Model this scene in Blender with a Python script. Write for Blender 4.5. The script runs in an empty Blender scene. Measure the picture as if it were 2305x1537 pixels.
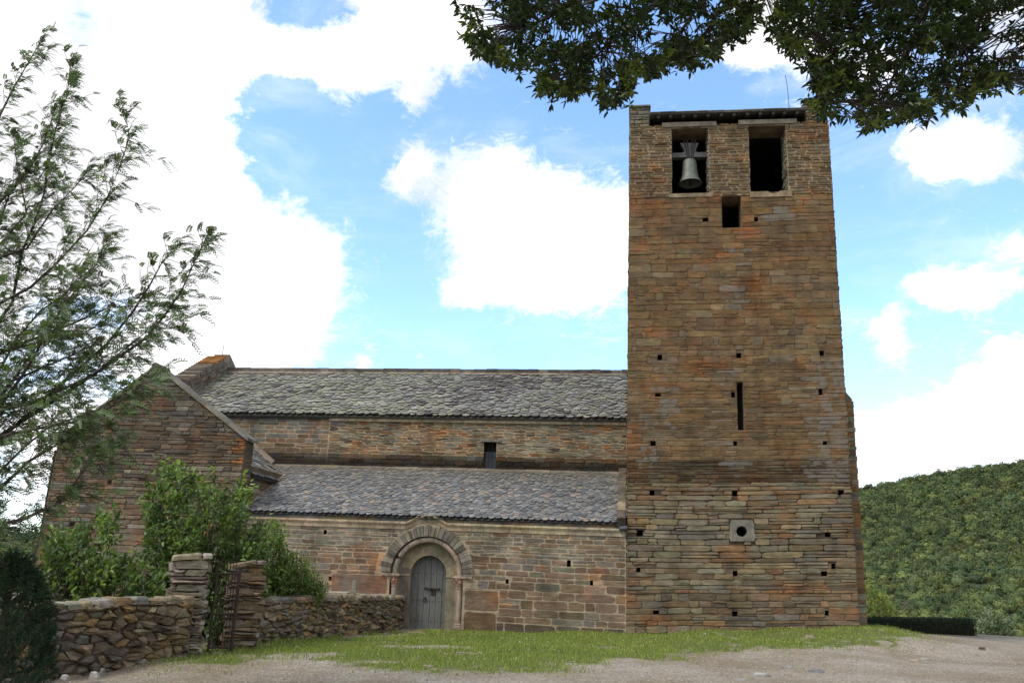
import bpy, math, random
import numpy as np
from mathutils import Vector, Matrix

R = random.Random(11)
NR = np.random.default_rng(11)
SC = bpy.context.scene
COL = SC.collection

# ------------------------------------------------------------------ camera
FPX, PITCH, ROLL, EYE = 1860.0, math.radians(15.6), 0.03, 1.6
CW, CH = 2305.0, 1537.0
cam_d = bpy.data.cameras.new('camera')
cam = bpy.data.objects.new('camera', cam_d)
COL.objects.link(cam)
cam_d.sensor_width = 36.0
cam_d.lens = 36.0 * FPX / CW
cam_d.clip_start = 0.1
cam_d.clip_end = 6000.0
_fw = Vector((0, math.cos(PITCH), math.sin(PITCH)))
_up = Vector((0, -math.sin(PITCH), math.cos(PITCH)))
_rt = Vector((1, 0, 0))
_cx = _rt * math.cos(ROLL) + _up * math.sin(ROLL)
_cy = -_rt * math.sin(ROLL) + _up * math.cos(ROLL)
_m = Matrix((_cx, _cy, -_fw)).transposed().to_4x4()
_m.translation = Vector((0, 0, EYE))
cam.matrix_world = _m
SC.camera = cam


def ray(px, py):
    X = (px - CW / 2) / FPX
    Y = -(py - CH / 2) / FPX
    X0 = X * math.cos(ROLL) - Y * math.sin(ROLL)
    Y0 = X * math.sin(ROLL) + Y * math.cos(ROLL)
    return np.array([X0, math.cos(PITCH) - Y0 * math.sin(PITCH), math.sin(PITCH) + Y0 * math.cos(PITCH)])


EYEP = np.array([0, 0, EYE])


def gz(px, py, z=0.0):
    d = ray(px, py)
    return EYEP + d * ((z - EYE) / d[2])


def aty(px, py, y):
    d = ray(px, py)
    return EYEP + d * (y / d[1])


# ------------------------------------------------------------------ light and sky
SUN_EL, SUN_AZ = math.radians(52), math.radians(-118)      # azimuth from +Y, clockwise
sun_dir = Vector((math.sin(SUN_AZ) * math.cos(SUN_EL), math.cos(SUN_AZ) * math.cos(SUN_EL), math.sin(SUN_EL)))
sd = bpy.data.lights.new('sun', 'SUN')
sd.energy = 1.6
sd.angle = math.radians(16)
sd.color = (1.0, 0.95, 0.87)
so = bpy.data.objects.new('sun', sd)
so.rotation_euler = sun_dir.to_track_quat('Z', 'Y').to_euler()
COL.objects.link(so)

SC.view_settings.view_transform = 'Standard'
SC.view_settings.look = 'None'
SC.view_settings.gamma = 1.0
SC.view_settings.exposure = 0.60
SC.render.film_transparent = False
try:
    SC.cycles.max_bounces = 6
    SC.cycles.transparent_max_bounces = 6
except Exception:
    pass


class NT:
    """small helper for node trees"""
    def __init__(self, tree):
        self.t = tree
        self.n = tree.nodes
        self.l = tree.links

    def new(self, kind, **kw):
        n = self.n.new(kind)
        for k, v in kw.items():
            setattr(n, k, v)
        return n

    def put(self, sock, val):
        if isinstance(val, bpy.types.NodeSocket):
            self.l.new(val, sock)
        else:
            sock.default_value = val

    def math(self, op, a, b=0.0, c=0.0, clamp=False):
        n = self.new('ShaderNodeMath', operation=op)
        n.use_clamp = clamp
        for i, v in enumerate((a, b, c)):
            self.put(n.inputs[i], v)
        return n.outputs[0]

    def vmath(self, op, a, b=(0, 0, 0), out=0):
        n = self.new('ShaderNodeVectorMath', operation=op)
        self.put(n.inputs[0], a)
        self.put(n.inputs[1], b)
        return n.outputs[out]

    def noise(self, vec, scale, detail=4.0, rough=0.55, dist=0.0):
        n = self.new('ShaderNodeTexNoise')
        if vec is not None:
            self.l.new(vec, n.inputs['Vector'])
        n.inputs['Scale'].default_value = scale
        n.inputs['Detail'].default_value = detail
        n.inputs['Roughness'].default_value = rough
        n.inputs['Distortion'].default_value = dist
        return n.outputs['Fac']

    def remap(self, v, a, b, c=0.0, d=1.0, smooth=False):
        n = self.new('ShaderNodeMapRange')
        n.interpolation_type = 'SMOOTHSTEP' if smooth else 'LINEAR'
        self.put(n.inputs[0], v)
        for i, x in enumerate((a, b, c, d)):
            n.inputs[1 + i].default_value = x
        return n.outputs[0]

    def mix(self, fac, a, b, blend='MIX'):
        n = self.new('ShaderNodeMix', data_type='RGBA', blend_type=blend)
        self.put(n.inputs[0], fac)
        for s, v in ((n.inputs[6], a), (n.inputs[7], b)):
            if isinstance(v, tuple) and len(v) == 3:
                v = (*v, 1.0)
            self.put(s, v)
        return n.outputs[2]

    def scale(self, vec, s):
        n = self.new('ShaderNodeMapping')
        self.l.new(vec, n.inputs[0])
        n.inputs['Scale'].default_value = s
        return n.outputs[0]


def pdir(px, py):
    d = ray(px, py)
    return d[0] / d[1], d[2] / d[1]


W = bpy.data.worlds.new('World')
SC.world = W
W.use_nodes = True
w = NT(W.node_tree)
w.n.clear()
wo = w.new('ShaderNodeOutputWorld')
bg = w.new('ShaderNodeBackground')
bg.inputs['Strength'].default_value = 0.12
w.l.new(bg.outputs[0], wo.inputs[0])
sky = w.new('ShaderNodeTexSky', sky_type='NISHITA')
sky.sun_disc = False
sky.sun_elevation = SUN_EL
sky.sun_rotation = SUN_AZ
sky.altitude = 600
sky.air_density = 1.0
sky.dust_density = 0.6
sky.ozone_density = 1.6
tc = w.new('ShaderNodeTexCoord')
d_ = tc.outputs['Generated']
sep = w.new('ShaderNodeSeparateXYZ')
w.l.new(d_, sep.inputs[0])
ysafe = w.math('MAXIMUM', sep.outputs[1], 0.12)
comb = w.new('ShaderNodeCombineXYZ')
w.l.new(w.math('DIVIDE', sep.outputs[0], ysafe), comb.inputs[0])
w.l.new(w.math('DIVIDE', sep.outputs[2], ysafe), comb.inputs[1])
q = comb.outputs[0]
# billowing edges: the cloud banks' coordinates are bent by noise
wn = w.new('ShaderNodeTexNoise')
w.l.new(d_, wn.inputs['Vector'])
wn.inputs['Scale'].default_value = 7.0
wn.inputs['Detail'].default_value = 6.0
wn.inputs['Roughness'].default_value = 0.62
off = w.vmath('MULTIPLY', w.vmath('SUBTRACT', wn.outputs['Color'], (0.5, 0.5, 0.5)), (0.16, 0.13, 0.0))
q = w.vmath('ADD', q, off)
# cloud banks: place in the sky, half sizes (photo pixels), weight
BANKS = [
    (250, 330, 330, 330, 1.5), (-100, 300, 400, 500, 1.4), (450, 560, 190, 150, 1.2), (570, 620, 150, 130, 1.15), (560, 740, 110, 90, 1.0), (690, 560, 60, 60, .9), (640, 660, 70, 50, .9),
    (420, 60, 200, 150, 1.2), (690, 120, 150, 50, 0.75), (880, 70, 170, 110, 1.25), (1010, 40, 110, 80, 1.0), (930, 190, 30, 60, 0.5),
    (560, 760, 150, 60, 0.9), (420, 760, 140, 80, 0.8), (150, 1050, 220, 160, 0.9),
    (1190, 520, 170, 130, 1.6), (1330, 560, 130, 130, 1.2), (1080, 430, 110, 70, 0.9), (900, 395, 60, 60, 0.75), (1180, 650, 110, 50, 0.9), (1010, 655, 45, 35, 0.5),
    (830, 815, 30, 30, 0.55), (640, 150, 35, 35, 0.55),
    (1730, 40, 90, 110, 1.2), (1640, 130, 110, 30, 0.6), (2250, 40, 150, 130, 0.9), (1900, 160, 110, 90, 0.7),
    (2220, 320, 130, 65, 1.2), (2120, 370, 90, 45, 0.7), (2060, 340, 60, 40, 0.6), (2200, 640, 130, 50, 1.1), (2110, 670, 80, 35, 0.6), (2000, 765, 55, 40, 0.75), (2300, 790, 60, 30, 0.8),
    (2150, 1010, 190, 85, 1.5), (2320, 930, 180, 110, 1.4), (1960, 1050, 90, 70, 1.1), (1945, 930, 30, 20, 0.5), (2290, 555, 50, 30, 0.6),
]
HOLES = [(620, 330, 70, 110, -.8), (760, 420, 60, 100, -.5), (190, 50, 55, 75, -1.25), (660, 50, 90, 42, -1.2), (610, 230, 60, 90, -0.8), (380, 355, 18, 25, -0.45), (270, 680, 150, 40, -0.8), (820, 280, 60, 90, -0.3)]
tot = None
for (px, py, rx, ry, wt) in [(b_[0], b_[1], b_[2] * .88, b_[3] * .88, max(b_[4], 1.0) if b_[2] > 40 else max(b_[4], .85)) for b_ in BANKS] + HOLES:
    cx, cy = pdir(px, py)
    ax, ay = pdir(px + rx, py)
    bx, by = pdir(px, py - ry)
    sx, sy = abs(ax - cx), abs(by - cy)
    v = w.vmath('MULTIPLY', w.vmath('SUBTRACT', q, (cx, cy, 0)), (1 / sx, 1 / sy, 0))
    dd = w.vmath('DOT_PRODUCT', v, v, out=1)
    g = w.math('POWER', 2.0, w.math('MULTIPLY', dd, -1.0))
    tot = w.math('MULTIPLY_ADD', g, wt, tot if tot is not None else 0.0)
fine = w.noise(d_, 13.0, 11.0, 0.66)
front = w.remap(sep.outputs[1], 0.12, 0.3, 0, 1, True)
back = w.remap(w.noise(d_, 2.2, 7.0, 0.6), 0.34, 0.56, 0.3, 1.3)
field = w.math('ADD', w.math('MULTIPLY', tot, front), w.math('MULTIPLY', back, w.math('SUBTRACT', 1.0, front)))
dens = w.math('ADD', field, w.math('MULTIPLY', w.math('SUBTRACT', fine, 0.5), 2.3))
cmask = w.remap(dens, 0.56, 1.04, 0, 1, True)
wisp = w.remap(w.noise(w.scale(d_, (3.0, 3.0, 9.0)), 1.8, 7.0, 0.65, 0.4), 0.45, 0.78, 0.0, 0.30, True)
fine2 = w.noise(w.scale(d_, (1.0, 1.0, 1.6)), 24.0, 9.0, 0.72, 0.6)
dens2 = w.math('ADD', field, w.math('MULTIPLY', w.math('SUBTRACT', fine2, 0.5), 2.6))
veil = w.remap(dens2, 0.22, 0.95, 0.0, 0.72, True)
cmask = w.math('MAXIMUM', cmask, veil)
cmask = w.math('MAXIMUM', cmask, wisp)
shade = w.remap(w.noise(d_, 4.5, 6.0, 0.6), 0.36, 0.62, 0.74, 1.14)
ccol = w.mix(0.0, (7.5, 7.5, 7.65), (7.5, 7.5, 7.65))
ccol = w.vmath('MULTIPLY', ccol, (1, 1, 1))
cs = w.new('ShaderNodeVectorMath', operation='SCALE')
w.l.new(ccol, cs.inputs[0])
w.l.new(shade, cs.inputs[3])
skyc = w.mix(1.0, sky.outputs[0], (1.85, 2.05, 2.18), 'MULTIPLY')
final = w.mix(cmask, skyc, cs.outputs[0])
w.l.new(final, bg.inputs['Color'])
try:
    W.cycles.sampling_method = 'MANUAL'
    W.cycles.sample_map_resolution = 512
except Exception:
    pass


# ------------------------------------------------------------------ numeric noise
_perm = NR.random((256, 256))


def vn(x, y, seed=0):
    x = np.asarray(x, float) + seed * 17.31
    y = np.asarray(y, float) + seed * 9.73
    xi = np.floor(x).astype(int)
    yi = np.floor(y).astype(int)
    fx = x - xi
    fy = y - yi
    fx = fx * fx * (3 - 2 * fx)
    fy = fy * fy * (3 - 2 * fy)
    a = _perm[xi % 256, yi % 256]
    b = _perm[(xi + 1) % 256, yi % 256]
    c = _perm[xi % 256, (yi + 1) % 256]
    d = _perm[(xi + 1) % 256, (yi + 1) % 256]
    return (a * (1 - fx) + b * fx) * (1 - fy) + (c * (1 - fx) + d * fx) * fy


def fbm(x, y, seed=0, o=4):
    s, a, t = 0, 1.0, 0
    for k in range(o):
        s = s + a * vn(np.asarray(x) * 2 ** k, np.asarray(y) * 2 ** k, seed + k)
        t += a
        a *= 0.5
    return s / t


def sst(a, b, x):
    t = np.clip((np.asarray(x, float) - a) / (b - a), 0, 1)
    return t * t * (3 - 2 * t)


# ------------------------------------------------------------------ materials
def mat(name):
    m = bpy.data.materials.new(name)
    m.use_nodes = True
    t = NT(m.node_tree)
    b = t.n['Principled BSDF']
    return m, t, b


def attr_mat(name, rough, lo, hi, stretch=(1, 1, 1), scale=6.0, bump=0.0, bscale=30.0, spots=False, spec=0.25):
    """colour comes from each stone's / slate's own colour, with grain, weather marks and relief on top"""
    m, t, b = mat(name)
    a = t.new('ShaderNodeAttribute', attribute_name='Col')
    g = t.new('ShaderNodeNewGeometry')
    pos = g.outputs['Position']
    sp = t.scale(pos, stretch)
    n1 = t.remap(t.noise(sp, scale, 6.0, 0.65), 0.3, 0.7, lo, hi)
    n2 = t.remap(t.noise(sp, scale * 6.0, 3.0, 0.6), 0.3, 0.7, 0.82, 1.18)
    k = t.math('MULTIPLY', n1, n2)
    c = t.new('ShaderNodeVectorMath', operation='SCALE')
    t.l.new(a.outputs['Color'], c.inputs[0])
    t.l.new(k, c.inputs[3])
    out = c.outputs[0]
    if spots:
        # rust bleeding, grey washes, pale and orange lichen flecks; how much of it each stone carries sits in its alpha
        al = a.outputs['Alpha']
        big = t.remap(t.noise(t.scale(pos, (1, 1, 1.6)), 1.3, 6.0, 0.68), 0.32, 0.68, 0.72, 1.22)
        cb_ = t.new('ShaderNodeVectorMath', operation='SCALE')
        t.l.new(out, cb_.inputs[0])
        t.l.new(big, cb_.inputs[3])
        out = cb_.outputs[0]
        rust = t.remap(t.noise(t.scale(pos, (1, 1, 1.3)), 0.9, 7.0, 0.68), 0.50, 0.68, 0, 0.65, True)
        out = t.mix(rust, out, t.mix(1.0, out, (1.5, 0.86, 0.5), 'MULTIPLY'))
        gw = t.math('SUBTRACT', t.math('ADD', t.noise(t.scale(pos, (1.5, 1.5, 1.2)), 2.4, 8.0, 0.74), al), 1.0)
        out = t.mix(t.remap(gw, -0.02, 0.10, 0, 0.75, True), out, (0.168, 0.158, 0.136))
        orange = t.remap(t.noise(pos, 4.5, 6.0, 0.75), 0.635, 0.69, 0, 0.8)
        out = t.mix(t.math('MULTIPLY', orange, t.remap(al, 0.05, 0.5, 0.15, 1.0)), out, (0.36, 0.13, 0.025))
        pale = t.remap(t.noise(t.scale(pos, (1, 1, 2.5)), 7.0, 5.0, 0.78), 0.655, 0.70, 0, 0.8)
        out = t.mix(t.math('MULTIPLY', pale, t.remap(al, 0.0, 0.5, 0.25, 1.0)), out, (0.42, 0.41, 0.38))
        dark = t.remap(t.noise(t.scale(pos, (1.2, 1.2, 0.5)), 1.1, 6.0, 0.6), 0.48, 0.70, 0, 0.6, True)
        out = t.mix(dark, out, t.mix(1.0, out, (0.45, 0.43, 0.42), 'MULTIPLY'))
    t.l.new(out, b.inputs['Base Color'])
    b.inputs['Roughness'].default_value = rough
    b.inputs['Specular IOR Level'].default_value = spec
    if bump:
        bp = t.new('ShaderNodeBump')
        bp.inputs['Strength'].default_value = bump
        bp.inputs['Distance'].default_value = 0.02
        t.l.new(t.noise(sp, bscale, 5.0, 0.65), bp.inputs['Height'])
        t.l.new(bp.outputs[0], b.inputs['Normal'])
    return m


def leaf_mat(name, trans=0.3, rough=0.5):
    m, t, b = mat(name)
    a = t.new('ShaderNodeAttribute', attribute_name='Col')
    t.l.new(a.outputs['Color'], b.inputs['Base Color'])
    b.inputs['Roughness'].default_value = rough
    b.inputs['Specular IOR Level'].default_value = 0.35
    tr = t.new('ShaderNodeBsdfTranslucent')
    t.l.new(t.mix(1.0, a.outputs['Color'], (1.3, 1.35, 0.6), 'MULTIPLY'), tr.inputs['Color'])
    mx = t.new('ShaderNodeMixShader')
    mx.inputs[0].default_value = trans
    t.l.new(b.outputs[0], mx.inputs[1])
    t.l.new(tr.outputs[0], mx.inputs[2])
    t.l.new(mx.outputs[0], t.n['Material Output'].inputs[0])
    return m


def plain_mat(name, col, rough=0.7, metal=0.0, scale=8.0, lo=0.75, hi=1.2, stretch=(1, 1, 1), bump=0.2):
    m, t, b = mat(name)
    g = t.new('ShaderNodeNewGeometry')
    sp = t.scale(g.outputs['Position'], stretch)
    k = t.remap(t.noise(sp, scale, 6.0, 0.65), 0.3, 0.7, lo, hi)
    c = t.new('ShaderNodeVectorMath', operation='SCALE')
    c.inputs[0].default_value = col
    t.l.new(k, c.inputs[3])
    t.l.new(c.outputs[0], b.inputs['Base Color'])
    b.inputs['Roughness'].default_value = rough
    b.inputs['Metallic'].default_value = metal
    if bump:
        bp = t.new('ShaderNodeBump')
        bp.inputs['Strength'].default_value = bump
        bp.inputs['Distance'].default_value = 0.01
        t.l.new(t.noise(sp, scale * 4, 4.0, 0.6), bp.inputs['Height'])
        t.l.new(bp.outputs[0], b.inputs['Normal'])
    return m


M_STONE = attr_mat('schist', 0.9, 0.62, 1.32, (1, 1, 5), 3.0, 0.6, 14.0, spots=True)
M_FIELD = attr_mat('field_stone', 0.92, 0.42, 1.55, (1, 1, 2.6), 5.0, 1.0, 16.0)
M_CUT = attr_mat('cut_stone', 0.9, 0.48, 1.35, (1, 1, .6), 3.2, 0.5, 25.0)
M_SLATE = attr_mat('slate', 0.75, 0.65, 1.3, (1, 1, 1), 9.0, 0.5, 30.0, spec=0.35)
M_LEAF = leaf_mat('leaf', 0.34, 0.42)
M_WAXY = leaf_mat('waxy_leaf', 0.22, 0.4)
M_FAR = leaf_mat('far_foliage', 0.15, 0.8)
M_GRASS = leaf_mat('grass_blade', 0.35, 0.6)
M_BARK = plain_mat('bark', (0.058, 0.040, 0.032), 0.9, 0, 14.0, 0.6, 1.4, (1, 1, 0.4), 0.6)
M_WOOD = plain_mat('grey_wood', (0.135, 0.134, 0.125), 0.8, 0, 7.0, 0.5, 1.4, (6, 6, 0.5), 0.3)
M_BEAM = plain_mat('dark_wood', (0.10, 0.095, 0.092), 0.8, 0, 9.0, 0.7, 1.3)
M_IRON = plain_mat('rusty_iron', (0.040, 0.025, 0.021), 0.8, 0.3, 20.0, 0.6, 1.5)
M_BRONZE = plain_mat('bronze', (0.13, 0.145, 0.118), 0.6, 0.3, 8.0, 0.7, 1.25)
M_PANE = plain_mat('grey_shutter', (0.10, 0.115, 0.13), 0.5, 0, 5.0, 0.85, 1.1)
M_LEAD = plain_mat('lead_sheet', (0.25, 0.21, 0.21), 0.6, 0.2, 8.0, 0.7, 1.25)
M_STEEL = plain_mat('thin_steel', (0.10, 0.11, 0.13), 0.5, 0.6, 8.0, 0.9, 1.1, bump=0)

# ------------------------------------------------------------------ object helpers
WLOC = {}


def tag(o, label=None, cat=None, group=None, kind=None):
    if label:
        o['label'] = label
    if cat:
        o['category'] = cat
    if group:
        o['group'] = group
    if kind:
        o['kind'] = kind
    return o


def empty(name, loc):
    o = bpy.data.objects.new(name, None)
    COL.objects.link(o)
    o.location = [float(x) for x in loc]
    o.empty_display_size = 0.2
    WLOC[o.name] = Vector([float(x) for x in loc])
    return o


def link(o, parent):
    COL.objects.link(o)
    if parent is not None:
        o.parent = parent
        o.matrix_parent_inverse = Matrix.Translation(-WLOC.get(parent.name, Vector((0, 0, 0))))
    return o


class MB:
    def __init__(self):
        self.v, self.f, self.c = [], [], []

    def add(self, verts, faces, col=(0.2, 0.2, 0.2, 0)):
        b = len(self.v)
        if len(col) == 3:
            col = (*col, 0.0)
        self.v.extend([tuple(float(x) for x in p) for p in verts])
        self.f.extend([tuple(b + i for i in f) for f in faces])
        self.c.extend([col] * len(verts))

    def box8(self, p, col=(0.2, 0.2, 0.2, 0)):
        """p: 4 lower corners then 4 upper corners"""
        self.add(p, [(0, 3, 2, 1), (4, 5, 6, 7), (0, 1, 5, 4), (1, 2, 6, 5), (2, 3, 7, 6), (3, 0, 4, 7)], col)

    def tube(self, pts, rad, n=6, col=(0.2, 0.2, 0.2, 0), cap=True):
        pts = [np.asarray(p, float) for p in pts]
        ring = []
        for i, p in enumerate(pts):
            d = pts[min(i + 1, len(pts) - 1)] - pts[max(i - 1, 0)]
            d = d / (np.linalg.norm(d) + 1e-9)
            a = np.cross(d, (0, 0, 1)) if abs(d[2]) < 0.9 else np.cross(d, (1, 0, 0))
            a /= np.linalg.norm(a)
            b = np.cross(d, a)
            r = rad[i] if hasattr(rad, '__len__') else rad
            ring.append([p + r * (math.cos(2 * math.pi * k / n) * a + math.sin(2 * math.pi * k / n) * b) for k in range(n)])
        f = []
        for i in range(len(pts) - 1):
            for k in range(n):
                f.append((i * n + k, i * n + (k + 1) % n, (i + 1) * n + (k + 1) % n, (i + 1) * n + k))
        if cap:
            f.append(tuple(range(n - 1, -1, -1)))
            f.append(tuple((len(pts) - 1) * n + k for k in range(n)))
        self.add([q for r_ in ring for q in r_], f, col)

    def build(self, name, m, parent=None, origin=None, smooth=False):
        me = bpy.data.meshes.new(name)
        vs = self.v
        if origin is not None:
            vs = [(p[0] - origin[0], p[1] - origin[1], p[2] - origin[2]) for p in vs]
        me.from_pydata(vs, [], self.f)
        at = me.color_attributes.new('Col', 'FLOAT_COLOR', 'POINT')
        at.data.foreach_set('color', np.array(self.c, dtype=np.float32).ravel())
        me.materials.append(m)
        if smooth:
            me.polygons.foreach_set('use_smooth', [True] * len(me.polygons))
        me.update()
        o = bpy.data.objects.new(name, me)
        if origin is not None:
            o.location = [float(x) for x in origin]
        return link(o, parent)


def bulk(name, verts, quads, cols, m, parent=None, origin=None):
    """fast mesh from arrays; faces all have the same number of corners"""
    verts = np.asarray(verts, np.float32)
    if origin is not None:
        verts = verts - np.asarray(origin, np.float32)
    quads = np.asarray(quads, np.int32)
    k = quads.shape[1]
    me = bpy.data.meshes.new(name)
    me.vertices.add(len(verts))
    me.vertices.foreach_set('co', verts.ravel())
    me.loops.add(quads.size)
    me.loops.foreach_set('vertex_index', quads.ravel())
    me.polygons.add(len(quads))
    me.polygons.foreach_set('loop_start', np.arange(0, quads.size, k, dtype=np.int32))
    me.update(calc_edges=True)
    at = me.color_attributes.new('Col', 'FLOAT_COLOR', 'POINT')
    cols = np.asarray(cols, np.float32)
    if cols.shape[1] == 3:
        cols = np.hstack([cols, np.zeros((len(cols), 1), np.float32)])
    at.data.foreach_set('color', np.ascontiguousarray(cols).ravel())
    me.materials.append(m)
    o = bpy.data.objects.new(name, me)
    if origin is not None:
        o.location = [float(x) for x in origin]
    return link(o, parent)


def unit(a):
    return a / (np.linalg.norm(a, axis=-1, keepdims=True) + 1e-9)


def leaves(pos, dirs, nor, length, width, fold=0.25, droop=0.15):
    """arrays -> folded six-cornered leaves (two quads each)"""
    n = len(pos)
    d = unit(dirs)
    s = unit(np.cross(d, nor))
    nn = np.cross(s, d)
    L = np.asarray(length).reshape(-1, 1) * np.ones((n, 1))
    Wd = np.asarray(width).reshape(-1, 1) * np.ones((n, 1))
    p0 = pos
    tip = pos + d * L - nn * L * droop
    m1 = pos + d * L * 0.35
    m2 = pos + d * L * 0.7 - nn * L * droop * 0.4
    up = nn * Wd * fold
    V = np.stack([p0, m1 + s * Wd * 0.48 + up, m2 + s * Wd * 0.36 + up, tip, m2 - s * Wd * 0.36 + up, m1 - s * Wd * 0.48 + up], 1).reshape(-1, 3)
    b = (np.arange(n) * 6)[:, None]
    Q = np.concatenate([b + np.array([0, 1, 2, 3]), b + np.array([0, 3, 4, 5])], 1).reshape(-1, 4)
    return V, Q


def jcol(base, n, var=0.25, hue=0.12):
    base = np.asarray(base, float)
    k = 1 + var * NR.standard_normal((n, 1)) * 0.6
    h = 1 + hue * NR.standard_normal((n, 3)) * 0.5
    return np.clip(base * k * h, 0.004, 0.9)


# ------------------------------------------------------------------ facade frame of the church
YAW = math.radians(8.5)
U0 = np.array([math.cos(YAW), -math.sin(YAW), -0.011])
NN = np.array([-math.sin(YAW), -math.cos(YAW), 0])
ZZ = np.array([0, 0, 1.0])
O0 = gz(1409, 1425)


def F(u, v, w_=0.0):
    return O0 + U0 * u + ZZ * v + NN * w_


def fuv(px, py, w_=0.0):
    Mx = np.array([U0, ZZ, -ray(px, py)]).T
    u, v, _ = np.linalg.solve(Mx, EYEP - O0 - NN * w_)
    return float(u), float(v)


def T(s, t, w_=0.0):
    """the tower face: its courses tip a little and the shaft leans by one degree, as it does in the photograph"""
    return O0 + np.array([U0[0], U0[1], 0]) * (s + 0.0165 * t) + ZZ * (t + s * (0.038 - 0.064 * t / 17.0)) + NN * w_


def tuv(px, py, w_=0.0):
    Mx = np.array([np.array([U0[0], U0[1], 0]), ZZ, -ray(px, py)]).T
    u, v, _ = np.linalg.solve(Mx, EYEP - O0 - NN * w_)
    t = v
    for _ in range(8):
        s = u - 0.0165 * t
        t = v - s * (0.038 - 0.064 * t / 17.0)
    return float(s), float(t)


def rect_px(fn, x0, y0, x1, y1, w_=0.0):
    a = fn(x0, y0, w_)
    b = fn(x1, y1, w_)
    return (min(a[0], b[0]), min(a[1], b[1]), max(a[0], b[0]), max(a[1], b[1]))


# ------------------------------------------------------------------ masonry
def clip_half(poly, a, b, c):
    """keep a*u + b*v <= c"""
    out = []
    n = len(poly)
    for i in range(n):
        p, q_ = poly[i], poly[(i + 1) % n]
        dp, dq = a * p[0] + b * p[1] - c, a * q_[0] + b * q_[1] - c
        if dp <= 0:
            out.append(p)
        if (dp < 0 < dq) or (dq < 0 < dp):
            k = dp / (dp - dq)
            out.append((p[0] + (q_[0] - p[0]) * k, p[1] + (q_[1] - p[1]) * k))
    return out


def minus_holes(c, holes):
    u0, v0, u1, v1 = c
    for (a0, b0, a1, b1) in holes:
        if u1 <= a0 or u0 >= a1 or v1 <= b0 or v0 >= b1:
            continue
        cand = [(u0, v0, min(u1, a0), v1), (max(u0, a1), v0, u1, v1), (u0, v0, u1, min(v1, b0)), (u0, max(v0, b1), u1, v1)]
        best = max(cand, key=lambda r: max(0, r[2] - r[0]) * max(0, r[3] - r[1]))
        u0, v0, u1, v1 = best
        if u1 - u0 < 0.05 or v1 - v0 < 0.03:
            return None
    return (u0, v0, u1, v1)


def courses(u0, u1, v0, v1, h, wd, holes=(), split=0.15, skew=0.03, wav=0.03, rg=R):
    """coursed rubble: polygons of stones in rows of uneven height"""
    out = []
    v = v0
    row = 0
    while v < v1 - 0.02:
        hh = rg.uniform(*h)
        if v1 - (v + hh) < h[0] * 0.6:
            hh = v1 - v
        u = u0 - rg.uniform(0, wd[0])
        while u < u1:
            ww = rg.uniform(*wd) * rg.choice((0.6, 1, 1, 1.3))
            if u1 - (u + ww) < wd[0] * 0.5:
                ww = u1 - u
            cells = [(max(u, u0), v, min(u + ww, u1), v + hh)]
            if rg.random() < split and hh > h[0] * 1.15:
                k = v + hh * rg.uniform(0.35, 0.65)
                cells = [(max(u, u0), v, min(u + ww, u1), k), (max(u, u0), k, min(u + ww, u1), v + hh)]
            for c in cells:
                c = minus_holes(c, holes)
                if c is None or c[2] - c[0] < 0.04:
                    continue
                sk = rg.uniform(-skew, skew)
                sk2 = rg.uniform(-skew, skew)
                a, b_, c_, d_2 = c
                m = (a + c_) / 2
                p = [(a + sk, b_), (m, b_ + rg.uniform(-.012, .012)), (c_ + sk2, b_), (c_ - sk2 * .5, d_2), (m + rg.uniform(-.1, .1) * (c_ - a), d_2 + rg.uniform(-.012, .012)), (a - sk * .5, d_2)]
                p = [(x, y + wav * (float(vn(x * 0.55, y * 1.3, 3)) - 0.5) * 2) for x, y in p]
                out.append(p)
            u += ww
        v += hh
        row += 1
    return out


def voronoi(u0, u1, v0, v1, su, sv, holes=(), jit=0.42, rg=R, thin=0.0):
    """irregular rubble: cells of jittered points, longer than they are tall"""
    pts = []
    nu, nv = max(1, round((u1 - u0) / su)), max(1, round((v1 - v0) / sv))
    for j in range(nv):
        for i in range(nu):
            if rg.random() < thin:
                continue
            pts.append((u0 + (i + 0.5 + (0.5 if j % 2 else 0) + rg.uniform(-jit, jit)) * (u1 - u0) / nu, v0 + (j + 0.5 + rg.uniform(-jit, jit)) * (v1 - v0) / nv))
    P = np.array(pts) / np.array([su, sv])
    out = []
    for i, p in enumerate(pts):
        d = ((P - P[i]) ** 2).sum(1)
        idx = np.argsort(d)[1:22]
        poly = [(u0, v0), (u1, v0), (u1, v1), (u0, v1)]
        for k in idx:
            a = (P[k] - P[i]) / np.array([su, sv])
            mid = (P[k] + P[i]) / 2 * np.array([su, sv])
            poly = clip_half(poly, a[0], a[1], float(a @ mid))
            if len(poly) < 3:
                break
        if len(poly) < 3:
            continue
        us, vs = [q_[0] for q_ in poly], [q_[1] for q_ in poly]
        bad = False
        for (a0, b0, a1, b1) in holes:
            if max(us) > a0 and min(us) < a1 and max(vs) > b0 and min(vs) < b1:
                c = minus_holes((min(us), min(vs), max(us), max(vs)), [(a0, b0, a1, b1)])
                if c is None:
                    bad = True
                    break
                poly = clip_half(poly, 1, 0, c[2])
                poly = clip_half(poly, -1, 0, -c[0]) if len(poly) > 2 else poly
                poly = clip_half(poly, 0, 1, c[3]) if len(poly) > 2 else poly
                poly = clip_half(poly, 0, -1, -c[1]) if len(poly) > 2 else poly
                if len(poly) < 3:
                    bad = True
                    break
                us, vs = [q_[0] for q_ in poly], [q_[1] for q_ in poly]
        if not bad:
            out.append(poly)
    return out


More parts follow.
